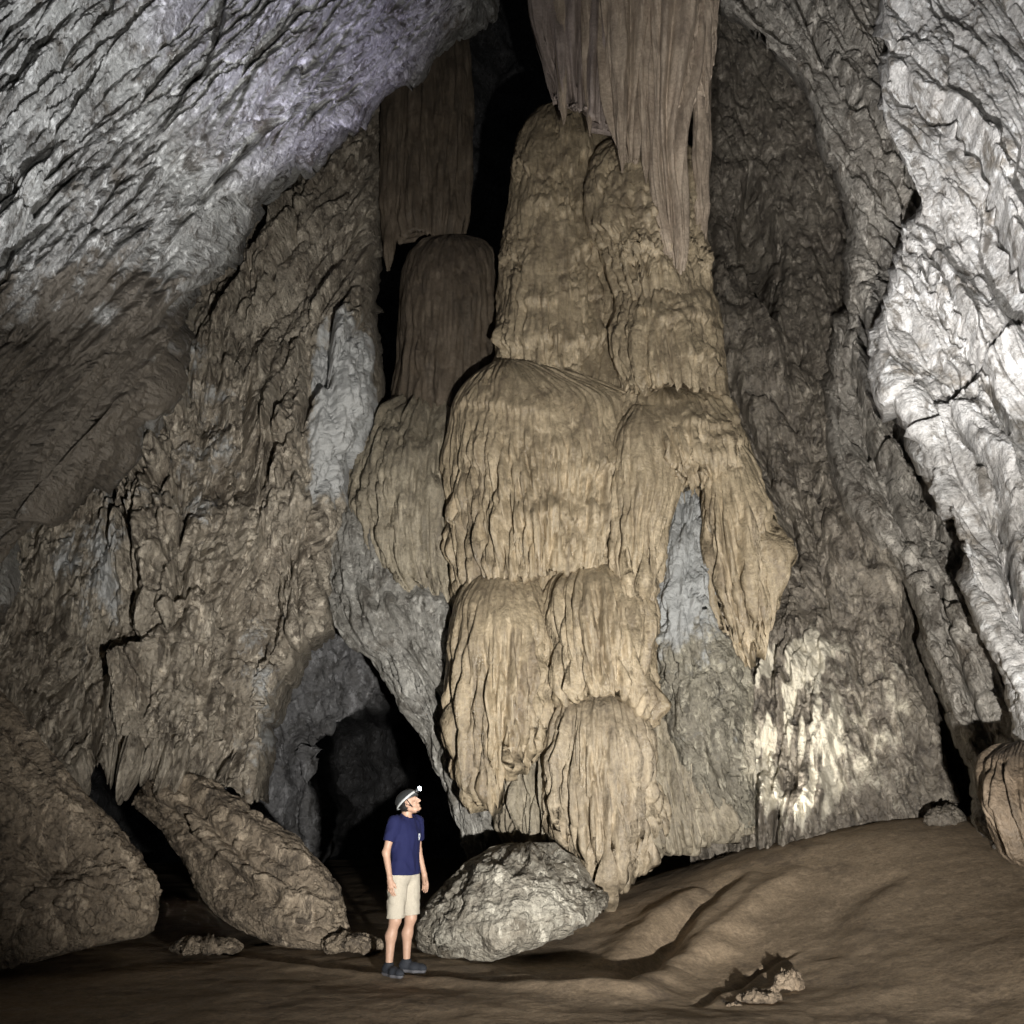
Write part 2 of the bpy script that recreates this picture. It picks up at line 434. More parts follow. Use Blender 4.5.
def d_ceiling(px, py, Y):
    h = np.where(py < 450, 0.85 * py - 0.6 * np.maximum(py - 150, 0) ** 2 / 600, 0.85 * 450 - .6 * 300 ** 2 / 600 + .25 * (py - 450))
    c = px + 0.95 * py; al = (py - px) * .75
    dark = sst(260, 400, py + 0.35 * px)
    d = 0.30 * fb2(c / 130, (py - .5 * px) / 260, 3, 1)
    d += leafy(px, al, c, 15, 56, 0.22, 11, .55) * (1 - .3 * dark)
    d += 0.26 * (bil2(c / 42, al / 200, 2, 14) - .4) * (1 - .3 * dark)
    d += .30 * facet((c + 12 * n2(al / 60, c / 60, 4)) / 95, al / 190, 15, .3, .10, .9, dome=.1)
    d += stepline(px, py, [(300, 60), (262, 110), (232, 158), (205, 215), (160, 240)], .22, 40, 1)
    d += stepline(px, py, [(185, -10), (172, 45), (150, 75), (138, 130)], .18, 30, -1)
    d += stepline(px, py, [(60, -20), (70, 10), (20, 90), (-10, 110)], .25, 40, 1)
    d += stepline(px, py, [(400, 10), (330, 80), (260, 130), (225, 165)], .25, 40, 1)
    d += groove(px, py, [(22, 208), (30, 190), (38, 196), (44, 204)], .9, 7, 2)
    d += stepline(px, py, [(60, 235), (38, 205), (30, 190), (14, 215), (-20, 260)], .25, 60, -1)
    return d


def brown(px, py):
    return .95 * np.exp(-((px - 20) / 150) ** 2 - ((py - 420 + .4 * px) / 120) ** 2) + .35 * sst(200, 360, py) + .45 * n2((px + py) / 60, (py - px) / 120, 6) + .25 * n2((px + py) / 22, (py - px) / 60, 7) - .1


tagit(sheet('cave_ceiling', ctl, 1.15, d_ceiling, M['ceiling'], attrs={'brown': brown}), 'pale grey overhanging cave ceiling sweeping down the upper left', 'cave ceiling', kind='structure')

# --- left wall under the overhang
RE = [(500, -80, 18.5), (420, 60, 17.6), (385, 150, 16.6), (374, 240, 15.4), (372, 330, 14.2), (374, 395, 13.9), (362, 440, 13.7), (350, 490, 13.5), (339, 560, 13.3), (332, 628, 13.1), (300, 652, 12.9), (277, 690, 12.7), (264, 740, 12.6), (258, 800, 12.6)]
LY = [14, 13.2, 12.4, 11.4, 10.4, 9.6, 9.2, 9.0, 8.8, 8.7, 8.7, 8.7, 8.7, 8.7]
ctl = []
HB = None
for i, ((ex, ey, a), b) in enumerate(zip(RE, LY)):
    last = i >= len(RE) - 1
    row = []
    xs = [-220, -60, 40, 110, 180, 250]
    ylast = [775, 770, 785, 762, 775, 798]
    for j, x in enumerate(xs):
        x = min(x, ex - 14 * (6 - j)) if x > ex - 14 * (6 - j) else x
        s = (x + 220) / (ex + 220)
        y = b + (a - b) * s ** .85 - .35 * math.sin(math.pi * min(1, s * 1.0)) - (.5 * math.exp(-((x - 210) / 60) ** 2) if 4 < i else 0)
        row.append((x, ey if not last else ylast[j], y))
    row += [(ex - 5, ey, a - .15), (ex + 1, ey, a + .3), (ex + 7, ey + 2, a + 1.2), (ex + 10, ey + 4, a + 3)]
    ctl.append(row)
ctl.append([(x, y - 3, z + .6) for (x, y, z) in ctl[-1]])
ctl.append([(x, y - 16, z + 1.2) for (x, y, z) in ctl[-1]])
ctl.append([(x, y - 45, z + 1.5) for (x, y, z) in ctl[-1]])


def d_left(px, py, Y):
    c = px + 0.5 * np.minimum(py, 330) + 0.12 * (py - 330)
    d = 0.26 * fb2(c / 95, py / 170, 3, 21)
    d += leafy(px, py, c, 12, 40, 0.27, 22, .6)
    d += 0.26 * (bil2(c / 46, py / 190, 2, 27) - .4)
    d += .25 * facet((c + 12 * n2(py / 60, c / 60, 4)) / 55, py / 110, 25, .5, .16, .9, dome=.3)
    # cracks and broken edges
    d += stepline(px, py, [(196, 355), (170, 395), (150, 430), (172, 470), (176, 540), (152, 600)], 0.64, 34, -1)
    d += stepline(px, py, [(125, 435), (122, 470), (140, 520), (152, 590), (140, 640), (110, 670)], 0.56, 40, 1)
    d += stepline(px, py, [(300, 330), (303, 400), (298, 480), (310, 525)], 0.42, 28, -1)
    d += stepline(px, py, [(270, 520), (250, 570), (215, 610), (200, 650)], 0.48, 60, -1)
    d += stepline(px, py, [(40, 500), (38, 560), (60, 620), (70, 680), (50, 730)], 0.56, 40, 1)
    d += groove(px, py, [(80, 690), (120, 660), (150, 640), (185, 618)], 0.40, 6)
    d += stepline(px, py, [(95, 780), (98, 720), (110, 690), (150, 640), (190, 600)], 0.61, 70, -1)
    d += groove(px, py, [(236, 600), (232, 660), (226, 720), (222, 790)], 0.32, 5)
    d += 0.05 * (bil2((px + .1 * py) / 9, py / 90, 1, 33) - .4) * sst(690, 740, py) * sst(100, 120, px) * (1 - sst(180, 215, px))
    d += 0.10 * (bil2(px / 8, py / 60, 1, 35) - .4) * np.exp(-((px - 185) / 40) ** 2 - ((py - 580) / 50) ** 2)
    ex = np.interp(py, [r[1] for r in RE], [r[0] for r in RE])
    return d * (.3 + .7 * sst(-4, 40, ex - px))


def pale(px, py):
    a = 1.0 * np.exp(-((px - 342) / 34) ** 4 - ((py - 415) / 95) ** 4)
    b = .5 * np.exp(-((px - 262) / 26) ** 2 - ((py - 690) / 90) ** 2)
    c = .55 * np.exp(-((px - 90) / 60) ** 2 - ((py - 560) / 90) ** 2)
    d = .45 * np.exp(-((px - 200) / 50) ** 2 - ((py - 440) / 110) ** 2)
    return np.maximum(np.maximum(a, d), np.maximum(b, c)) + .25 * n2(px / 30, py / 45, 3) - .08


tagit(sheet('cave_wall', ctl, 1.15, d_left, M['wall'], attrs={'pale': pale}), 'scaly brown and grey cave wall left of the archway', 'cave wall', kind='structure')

# --- alcove wall right of the column
ctl = []
for py, row in [(-120, [(620, 19.4), (700, 19.2), (760, 18.8), (820, 18.0), (900, 17.0)]), (0, [(640, 19.2), (710, 18.8), (760, 18.4), (820, 17.6), (900, 16.6)]),
                (120, [(650, 18.4), (705, 17.9), (755, 17.8), (820, 17.0), (900, 16.2)]), (240, [(655, 17.0), (705, 16.5), (758, 16.6), (830, 15.7), (910, 15.2)]),
                (340, [(660, 14.9), (715, 14.4), (770, 14.3), (830, 13.8), (910, 13.4)]), (440, [(680, 14.3), (745, 13.7), (790, 13.3), (850, 13.0), (930, 12.8)]),
                (540, [(690, 13.7), (770, 13.0), (820, 12.5), (880, 12.3), (960, 12.2)]), (640, [(690, 13.2), (780, 12.6), (835, 12.1), (900, 11.8), (980, 11.8)]),
                (740, [(690, 12.8), (770, 12.3), (840, 11.9), (910, 11.6), (1000, 11.5)]), (810, [(690, 12.6), (770, 12.2), (840, 11.8), (915, 11.6), (1010, 11.4)]),
                (870, [(690, 12.6), (770, 12.3), (840, 12.0), (915, 11.9), (1010, 11.7)])]:
    ctl.append([(x, py, y) for x, y in row])


def d_alcove(px, py, Y):
    c = px - .22 * py
    low = sst(560, 660, py)
    d = .22 * fb2(c / 80, py / 120, 3, 41) + leafy(px, py, c, 12, 30, 0.12, 42, .3)
    d += .10 * (bil2(c / 30, py / 50, 2, 43) - .4)
    # narrow slit
    dd, t = pdist(px + 3 * n2(px / 12, py / 12, 4), py, [(752, 165), (752, 215), (760, 270), (770, 330)])
    d += -.7 * np.exp(-(dd / (13 * np.sin(np.pi * np.clip(t, .02, .98)) + 2)) ** 2)
    d += stepline(px, py, [(748, 165), (746, 220), (754, 280), (775, 340), (800, 400)], .25, 40, -1)
    d += groove(px, py, [(700, 180), (706, 300), (728, 370), (762, 470), (790, 530), (800, 590)], .35, 6)
    d += groove(px, py, [(742, 390), (775, 400), (800, 430)], .2, 5)
    d += stepline(px, py, [(800, 480), (830, 560), (880, 590), (915, 610)], .22, 40, 1)
    # drip ridges of the lower face
    m = np.exp(-((px - 775) / 50) ** 4) * sst(600, 650, py)
    d += (.5 * (bil2((px + .15 * py) / 19, py / 110, 2, 47) - .35) + .10 * facet((px + .15 * py) / 9, py / 24, 49, .4, .3)) * m
    d += stepline(px, py, [(822, 600), (832, 660), (838, 720), (820, 770), (826, 830)], .3, 30, -1)
    d += stepline(px, py, [(770, 650), (800, 680), (815, 720), (800, 760), (795, 840)], .25, 25, 1)
    d += groove(px, py, [(855, 640), (862, 690), (858, 720), (872, 760)], .12, 4)
    d += groove(px, py, [(908, 575), (914, 610), (924, 660), (945, 715), (966, 765), (978, 835)], 1.5, 9, 2)
    return d


def painted_light(px, py):  # lamp-lit streaks and patches of the lower face, painted as paler rock
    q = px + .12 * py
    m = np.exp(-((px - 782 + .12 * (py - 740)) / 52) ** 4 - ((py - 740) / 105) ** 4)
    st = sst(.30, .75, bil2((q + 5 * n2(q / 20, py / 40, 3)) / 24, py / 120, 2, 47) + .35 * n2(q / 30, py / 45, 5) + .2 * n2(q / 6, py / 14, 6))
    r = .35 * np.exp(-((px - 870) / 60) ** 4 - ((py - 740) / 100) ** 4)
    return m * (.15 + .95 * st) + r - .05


tagit(sheet('cave_wall', ctl, 1.15, d_alcove, M['alcove'], attrs={'painted_light': painted_light}), 'dark brown cave wall in the alcove right of the flowstone column', 'cave wall', kind='structure')

# --- leaning rib right of the alcove
LE = [(705, -120, 14.6), (722, 6, 14.2), (753, 31, 14.1), (788, 66, 13.9), (811, 109, 13.6), (827, 156, 13.4), (843, 195, 13.2), (852, 238, 13.2), (850, 285, 13.2), (834, 325, 13.1), (824, 365, 12.95), (826, 428, 12.6), (848, 506, 12.0), (893, 562, 11.4), (915, 600, 10.9), (927, 660, 10.6), (950, 720, 10.3), (972, 765, 10.0), (984, 830, 9.8), (992, 880, 9.8), (1004, 960, 9.8)]
LER = LE
ctl = []
for (ex, ey, a) in LE:
    row = [(ex - 4, ey + 3, a + 2.6), (ex - 4, ey + 1, a + .9), (ex, ey, a + .2)]
    for s, dz in ((.06, -.25), (.16, -.45), (.32, -.9), (.6, -2.2), (1, -4.5)):
        row.append((ex + (1330 - ex) * s, ey + 20 * s, a + dz * (a / 12)))
    ctl.append(row)


def d_rib(px, py, Y):
    c = px - .48 * py
    d = .24 * fb2(c / 45, py / 170, 3, 51) + leafy(px, py, c, 11, 34, 0.14, 52, .3)
    d += .16 * (bil2(c / 30, py / 200, 2, 57) - .4)
    d += .34 * facet((c + 10 * n2(py / 60, c / 60, 4)) / 40, (py + .4 * px) / 170, 55, .2, .14, 1.0, dome=.1)
    d += crack(px, py, [(790, -30), (826, 43), (858, 105), (893, 164), (929, 222), (950, 260)], 0.44, 30, 1)
    d += crack(px, py, [(856, 290), (870, 350), (900, 430), (925, 500), (950, 560)], 0.38, 26, 1)
    d += crack(px, py, [(838, 240), (842, 320), (860, 400), (890, 480), (905, 540)], 0.28, 22, 1)
    d += crack(px, py, [(940, 590), (952, 640), (968, 690), (985, 745)], 0.25, 22, 1)
    d += groove(px, py, [(895, 555), (925, 580), (950, 600), (975, 630)], .3, 6)
    ex = np.interp(py, [r[1] for r in LER], [r[0] for r in LER])
    return d * (.35 + .65 * sst(-4, 26, px - ex))


tagit(sheet('cave_wall', ctl, 1.15, d_rib, M['rib']), 'grey cave wall of leaning ribs between the alcove and the bright wall', 'cave wall', kind='structure')

# --- bright wall, nearest on the right
LE = [(850, -140, 11.4), (872, -10, 11.0), (880, 50, 10.9), (872, 105, 10.8), (900, 172, 10.6), (911, 200, 10.5), (897, 228, 10.5), (886, 270, 10.4), (874, 315, 10.3), (878, 352, 10.2), (913, 432, 9.9), (926, 472, 9.6), (956, 537, 9.2), (974, 610, 8.8), (1024, 706, 8.2), (1080, 800, 7.6), (1130, 900, 7.2), (1170, 1060, 6.9)]
ctl = []
for (ex, ey, a) in LE:
    row = [(ex - 2, ey + 4, a + 2.2), (ex - 3, ey + 2, a + .7), (ex, ey, a + .15)]
    for s, dz in ((.07, -.25), (.2, -.6), (.45, -1.5), (1, -4.2)):
        row.append((ex + (1380 - ex) * s, ey + 25 * s, a + dz * (a / 11)))
    ctl.append(row)


def d_bright(px, py, Y):
    c = px - .55 * py
    d = .22 * fb2(c / 60, py / 130, 3, 61) + leafy(px, py, c, 13, 36, 0.095, 62, .3)
    d += .14 * (bil2(c / 40, py / 160, 2, 67) - .4)
    d += .34 * facet((c + 10 * n2(py / 60, c / 60, 4)) / 52, (py + .4 * px) / 150, 65, .2, .14, 1.0, dome=.1)
    d += crack(px, py, [(880, 55), (890, 72), (913, 94), (948, 121), (980, 176), (999, 226), (1020, 275), (1060, 345)], 0.69, 60, 1)
    d += crack(px, py, [(915, 436), (950, 408), (983, 365), (1030, 320)], 0.38, 40, -1)
    d += crack(px, py, [(950, 420), (975, 470), (1000, 506), (1016, 600), (1050, 690)], 0.44, 40, 1)
    d += crack(px, py, [(930, 250), (960, 330), (985, 380), (1010, 440)], 0.25, 30, 1)
    d += crack(px, py, [(905, 230), (935, 300), (960, 350)], 0.19, 22, 1)
    return d


tagit(sheet('cave_wall', ctl, 1.15, d_bright, M['right']), 'bright pale cave wall nearest on the right with diagonal cracks', 'cave wall', kind='structure')

# --- far dark rock behind everything, and the low passage through the arch
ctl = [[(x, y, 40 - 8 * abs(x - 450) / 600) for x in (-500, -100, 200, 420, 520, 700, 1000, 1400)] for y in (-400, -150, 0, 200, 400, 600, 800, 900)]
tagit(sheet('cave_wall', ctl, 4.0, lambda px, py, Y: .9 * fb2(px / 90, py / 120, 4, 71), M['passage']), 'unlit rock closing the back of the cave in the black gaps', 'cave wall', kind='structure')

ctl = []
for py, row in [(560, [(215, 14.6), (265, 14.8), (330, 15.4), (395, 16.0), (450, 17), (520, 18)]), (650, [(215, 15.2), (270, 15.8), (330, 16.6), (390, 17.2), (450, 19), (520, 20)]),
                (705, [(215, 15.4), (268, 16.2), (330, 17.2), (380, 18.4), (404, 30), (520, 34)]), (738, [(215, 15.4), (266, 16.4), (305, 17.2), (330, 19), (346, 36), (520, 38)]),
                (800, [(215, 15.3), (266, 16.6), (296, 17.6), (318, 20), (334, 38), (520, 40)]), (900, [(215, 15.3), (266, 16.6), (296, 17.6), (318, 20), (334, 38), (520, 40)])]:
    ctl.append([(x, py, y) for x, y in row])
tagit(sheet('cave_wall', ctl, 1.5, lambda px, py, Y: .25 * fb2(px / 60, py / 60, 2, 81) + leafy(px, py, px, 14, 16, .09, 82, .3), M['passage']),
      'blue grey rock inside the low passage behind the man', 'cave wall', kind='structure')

# ------------------------------------------------------------------ floor
pts = [(610, 902, 11.7), (680, 877, 11.8), (760, 850, 11.8), (850, 831, 11.5), (920, 821, 11.1), (980, 826, 10.6), (1060, 850, 9.6),
       (640, 955, 9.6), (700, 925, 10), (800, 900, 10), (900, 900, 9.2), (1000, 900, 8.5), (900, 985, 7.4), (1000, 1000, 6.7), (1100, 960, 6.5), (1024, 862, 9.2),
       (620, 925, 10.6), (760, 985, 8.2), (690, 975, 8.8)]
W3 = [tuple(P(*p)) for p in pts]
W3 += [(x, y, 0.0) for x, y in [(-1.2, 8.5), (-4, 8), (-3, 6), (0, 6), (0, 8.5), (.8, 8.4), (1.5, 6.5), (-1, 9.6), (-3, 10), (0, 10), (-5, 10.5), (0, 3), (-4, 3), (-8, 6), (0, 0), (-8, 0), (-1.5, 12), (-2, 14), (-2, 18), (-8, 14), (-8, 20)]]
W3 += [(3, 14.5, .5), (5, 14.5, .9), (1, 13.5, .3), (8, 14, 1.2), (4, 4, .1), (8, 4, .6), (9, 8, 1.4), (12, 12, 1.5), (5, 0, 0), (10, 0, .5), (3, 20, .4), (8, 22, .6), (12, 20, 1)]
W3 = np.array(W3)


def tps_fit(P2, z, lam=.02):
    n = len(P2); d = np.linalg.norm(P2[:, None] - P2[None], axis=-1)
    K = np.where(d > 0, d * d * np.log(np.maximum(d, 1e-9)), 0) + lam * np.eye(n)
    A = np.zeros((n + 3, n + 3)); A[:n, :n] = K; A[:n, n] = 1; A[:n, n + 1:] = P2; A[n, :n] = 1; A[n + 1:, :n] = P2.T
    return np.linalg.solve(A, np.concatenate([z, [0, 0, 0]]))


TW = tps_fit(W3[:, :2], W3[:, 2])


def floor_base(x, y):
    r = TW[-3] + TW[-2] * x + TW[-1] * y
    for (a, b, _), w in zip(W3, TW[:-3]):
        d2 = (x - a) ** 2 + (y - b) ** 2
        r = r + w * d2 * .5 * np.log(np.maximum(d2, 1e-12))
    return r


def on_floor(px, py):
    """walk down the view ray to the ground"""
    Y = np.linspace(4, 20, 1600); q = P(px, py, Y)
    h = q[:, 2] - floor_base(q[:, 0], q[:, 1])
    i = np.argmax(h < 0)
    return q[i]


def fpoly(pp):
    return [tuple(on_floor(*p)[:2]) for p in pp]


G1 = fpoly([(195, 948), (260, 957), (320, 965), (390, 972), (450, 976), (520, 984), (590, 988)])
G2 = fpoly([(520, 972), (560, 980), (610, 985), (645, 972), (668, 945), (690, 915), (715, 892), (740, 872)])
G3 = fpoly([(655, 975), (690, 950), (730, 915), (760, 890)])
G4 = fpoly([(695, 1006), (725, 990), (755, 976), (775, 962), (795, 952)])
G6 = fpoly([(612, 968), (635, 945), (662, 918), (700, 888)])
G7 = fpoly([(700, 965), (725, 930), (762, 895), (800, 868)])
G5 = fpoly([(830, 960), (835, 920), (860, 890), (905, 870)])


def fgroove(x, y, poly, h, w, lip=0.0):
    d, t = pdist(x + .05 * n2(x * 3, y * 3, 2), y + .05 * n2(x * 3, y * 3, 4), poly)
    tp = np.sin(np.pi * np.clip(t, 0, 1)) ** .5
    return tp * (-h * np.exp(-(d / w) ** 2) + lip * np.exp(-((d - w * 1.6) / (w * 1.6)) ** 2))


def floor_z(x, y):
    z = floor_base(x, y)
    z = z + .022 * fb2(x / 1.5, y / 1.3, 3, 91) + .004 * fb2(x * 4, y * 4, 4, 95) + .008 * np.minimum(0, n2(x * 3.1, y * 3.1, 96) + .35)
    z = z + .008 * n2(x / .5 + y * .9, y / 2.2 - x * .5, 97) * sst(.1, .5, z) * (1 - sst(3.2, 3.8, x))
    z = z + fgroove(x, y, G1, .07, .10, .03) + fgroove(x, y, G2, .15, .17, .12) + fgroove(x, y, G3, .03, .16, .05)
    z = z + fgroove(x, y, G4, .07, .05, .03) + fgroove(x, y, G6, -.13, .26) + fgroove(x, y, G7, -.09, .20) + fgroove(x, y, G5, .05, .2, .03)
    return z


def axis(knots):
    out = []
    for (a, b, st) in knots:
        out.append(np.arange(a, b, st))
    return np.concatenate(out)


fx = axis([(-14, -6, .25), (-6, 7, .026), (7, 15, .25)])
fy = axis([(-3, 5, .25), (5, 12.6, .03), (12.6, 27, .2)])
X, Yg = np.meshgrid(fx, fy)
tagit(mesh('cave_floor', np.stack([X, Yg, floor_z(X, Yg)], -1), gridquads(len(fy), len(fx)), M['mud']), 'brown packed mud floor rising to a smooth mound on the right', 'cave floor', kind='structure')


def fz(x, y):
    return float(floor_z(np.array([x]), np.array([y]))[0])


# ------------------------------------------------------------------ great flowstone column
base = P(600, 900, 12.6)
col = empty('flowstone_column', tuple(base), 'giant tan flowstone column of stacked fluted domes in the middle', 'flowstone column')


def rows(*a):
    """(py, left, right, Y, thickness) rows"""
    return [(l, y, r, y, Y, b) for (y, l, r, Y, b) in a]


# core behind the tiers
loft('core', rows((170, 570, 660, 15.6, .6), (220, 540, 690, 15.4, .9), (300, 520, 705, 15.0, 1.2), (400, 480, 728, 14.0, 1.5), (500, 465, 752, 13.6, 1.5), (600, 462, 765, 13.3, 1.5), (700, 470, 735, 13.3, 1.5), (800, 490, 745, 13.7, 1.5), (835, 505, 755, 14.0, 1.3)),
     M['tan'], col, seed=1, leaf=0.040, flute=.1)
loft('upper_dome', rows((101, 560, 578, 15.10, .1), (104, 546, 590, 15.05, .45), (112, 534, 602, 15.00, .8), (128, 522, 612, 14.95, 1.05), (160, 513, 616, 14.85, 1.2), (200, 508, 616, 14.70, 1.25), (250, 502, 620, 14.55, 1.3), (310, 498, 628, 14.40, 1.4), (360, 496, 632, 14.25, 1.45), (404, 498, 640, 14.15, 1.5)),
     M['tan'], col, seed=2, flute=.18, flw=11, fl0=.45, fl1=.95, leaf=0.075, leafw=(9, 7), lump=0.048, hem=[(490, 396), (520, 404), (560, 412), (610, 408), (640, 398)], drip=7, tiers=[(165, .14, 25), (205, .12, 18), (250, .12, 22), (300, .16, 26), (345, .14, 20)])
loft('side_dome', rows((138, 618, 655, 13.75, .1), (143, 604, 682, 13.7, .5), (156, 593, 698, 13.65, .8), (178, 585, 702, 13.6, 1.0), (205, 583, 702, 13.55, 1.1), (250, 594, 704, 13.5, 1.1), (300, 606, 708, 13.45, 1.15), (345, 616, 712, 13.4, 1.15)),
     M['tan'], col, seed=3, flute=.10, flw=12, fl0=.3, leaf=0.075, leafw=(9, 8), lump=0.064, hem=[(600, 330), (620, 310), (650, 290), (700, 300)], drip=10, tiers=[(200, .16, 14), (222, .18, 16), (245, .18, 16), (270, .18, 18)])
loft('shoulder', rows((272, 655, 685, 13.4, .1), (278, 636, 702, 13.35, .5), (290, 622, 712, 13.3, .9), (312, 613, 718, 13.25, 1.15), (345, 611, 722, 13.2, 1.3), (392, 618, 730, 13.1, 1.35)),
     M['tan'], col, seed=4, flute=.13, flw=10, fl0=.4, leaf=0.075, leafw=(8, 8), lump=0.048, hem=[(610, 380), (640, 392), (680, 386), (735, 398)], drip=8, tiers=[(300, .14, 14), (325, .16, 16), (355, .16, 20)])
loft('mantle', rows((360, 498, 525, 13.3, .2), (366, 486, 560, 13.25, .6), (378, 470, 600, 13.2, .95), (395, 457, 640, 13.15, 1.15), (425, 450, 652, 13.1, 1.3), (470, 448, 658, 13.05, 1.35), (530, 451, 658, 13.0, 1.4), (590, 455, 654, 12.95, 1.4)),
     M['tan'], col, seed=5, flute=.25, flw=7, fl0=.2, fl1=.7, leaf=.035, leafw=(8, 13), lump=0.040, hem=[(452, 618), (470, 602), (490, 586), (510, 580), (540, 578), (560, 572), (600, 570), (630, 578), (660, 600)], drip=9, tiers=[(412, .12, 12), (470, .26, 30), (525, .10, 26)])
loft('mantle', rows((386, 650, 690, 13.0, .2), (392, 634, 715, 12.95, .7), (405, 622, 732, 12.9, 1.0), (430, 618, 741, 12.8, 1.2), (470, 622, 755, 12.7, 1.25), (498, 627, 763, 12.75, .95)),
     M['tan'], col, seed=6, flute=.28, flw=9, fl0=.25, fl1=.8, leaf=0.05, leafw=(8, 9), lump=.06, hem=[(618, 508), (650, 500), (672, 488), (690, 484), (710, 488), (740, 500), (785, 505)], drip=8, dripw=6, tiers=[(402, .15, 8), (418, .18, 12), (445, .12, 18)])
loft('drape', rows((445, 716, 742, 12.2, .15), (462, 708, 752, 12.1, .4), (495, 703, 764, 12.0, .5), (530, 704, 774, 11.95, .55), (570, 708, 781, 11.9, .5), (610, 718, 782, 11.9, .4), (640, 728, 780, 11.9, .3)),
     M['tan'], col, seed=16, flute=.26, flw=8, fl0=.1, fl1=.5, leaf=.03, leafw=(7, 16), lump=.04, hem=[(712, 590), (722, 640), (734, 662), (744, 672), (754, 640), (764, 655), (774, 610), (786, 575)], drip=18, dripw=6)
loft('drape', rows((405, 632, 662, 12.2, .2), (425, 618, 678, 12.05, .5), (470, 610, 682, 11.95, .6), (530, 610, 667, 11.9, .6), (590, 616, 661, 11.95, .5), (640, 630, 656, 12.0, .35)),
     M['tan'], col, seed=17, flute=.2, flw=10, fl0=.1, fl1=.6, leaf=.03, leafw=(8, 16), lump=.05, hem=[(606, 580), (630, 625), (656, 648), (668, 600)], drip=12, dripw=6)
loft('lower_dome', rows((570, 492, 520, 12.57, 0.12), (575, 476, 536, 12.39, 0.44), (586, 464, 545, 12.23, 0.68), (605, 455, 550, 12.10, 0.84), (640, 450, 552, 12.00, 0.92), (700, 449, 552, 11.95, 0.96), (750, 453, 550, 11.95, 0.92), (788, 460, 547, 12.00, 0.80)),
     M['tan'], col, seed=7, flute=.25, flw=8, fl0=.1, fl1=.6, leaf=.015, leafw=(8, 22), lump=.03, hem=[(455, 768), (470, 802), (492, 806), (505, 782), (525, 768), (547, 752)], drip=15, dripw=6)
loft('lower_dome', rows((560, 586, 606, 12.47, 0.12), (564, 568, 626, 12.30, 0.40), (575, 554, 638, 12.13, 0.68), (598, 547, 648, 12.00, 0.84), (640, 548, 654, 11.90, 0.92), (702, 554, 660, 11.85, 0.96)),
     M['tan'], col, seed=8, flute=.27, flw=9, fl0=.05, fl1=.45, lump=.02, hem=[(552, 730), (570, 700), (600, 692), (630, 700), (650, 718), (662, 712)], drip=8, dripw=8)
loft('bell', rows((684, 588, 608, 12.07, 0.12), (688, 573, 623, 11.90, 0.40), (698, 560, 636, 11.79, 0.64), (720, 550, 647, 11.68, 0.80), (760, 545, 654, 11.65, 0.84), (810, 543, 660, 11.65, 0.84), (860, 548, 662, 11.71, 0.76), (892, 562, 654, 11.79, 0.64)),
     M['tan_low'], col, seed=9, flute=.24, flw=8, fl0=.05, fl1=.45, lump=.02, leaf=.02, leafw=(7, 22), hem=[(545, 836), (565, 850), (585, 880), (600, 896), (611, 904), (624, 890), (645, 868), (664, 856)], drip=10, dripw=7)
loft('base_skirt', rows((680, 515, 690, 12.7, .6), (712, 508, 712, 12.65, .9), (745, 503, 728, 12.6, 1.05), (785, 500, 742, 12.5, 1.1), (820, 500, 752, 12.5, 1.1), (852, 502, 760, 12.5, 1.0)),
     M['tan_grey'], col, seed=10, flute=.26, flw=10, fl0=.0, fl1=.5, lump=0.048, leaf=0.025, leafw=(9, 24), hem=[(498, 838), (530, 843), (560, 852), (600, 868), (640, 860), (690, 850), (730, 838), (770, 826)], drip=5)

# grey bare rock let into the right of the column
ro = loft('rock_outcrop', [(674, 470, 700, 468, 12.7, .2), (666, 520, 706, 502, 12.5, .5), (655, 580, 714, 560, 12.2, .7), (650, 640, 726, 610, 12.05, .8), (656, 700, 744, 660, 12.0, .85), (676, 755, 752, 715, 12.0, .8), (706, 805, 752, 775, 12.1, .6), (735, 838, 755, 822, 12.2, .4)],
          M['wedge'], None, attrs={'pale': lambda px, py: 1.1 - sst(540, 690, py + .5 * (px - 690)) * 1.0 + .2 * n2(px / 14, py / 25, 3)}, seed=13, leaf=.13, leafw=(9, 12), lump=.10, flute=.05, flw=16)
tagit(ro, 'blue grey wedge of bare rock under the right edge of the flowstone column', 'rock')

# ------------------------------------------------------------------ hanging curtains at the top
cur = empty('stalactite_curtain', tuple(P(630, -60, 13.0)), 'large mauve brown stalactite curtain hanging above the tall column', 'stalactite')
loft('drape', rows((-110, 520, 640, 13.3, .6), (-30, 530, 640, 13.2, .6), (40, 538, 632, 13.1, .55), (90, 546, 622, 13.05, .45), (118, 552, 618, 13.0, .35)), M['mauve'], cur, seed=31, flute=.40, flw=21, fl0=0, fl1=.3, sub=.3, lump=.02,
     hem=[(546, 96), (560, 106), (575, 112), (583, 110), (592, 118), (606, 124), (620, 130)], drip=8, dripw=8)
loft('drape', rows((-110, 580, 680, 12.9, .6), (-20, 588, 668, 12.85, .55), (60, 597, 655, 12.8, .5), (120, 609, 646, 12.75, .35), (162, 624, 638, 12.7, .12)), M['drape'], cur, seed=32, flute=.40, flw=21, fl0=0, fl1=.3, sub=.3, lump=.02)
loft('drape', rows((-110, 630, 730, 12.5, .6), (-20, 640, 720, 12.45, .6), (60, 644, 706, 12.4, .5), (140, 647, 687, 12.35, .42), (200, 655, 686, 12.35, .32), (250, 667, 684, 12.4, .2), (288, 677, 681, 12.6, .05)), M['drape'], cur, seed=33, flute=.40, flw=21, fl0=0, fl1=.3, sub=.3, lump=.02)
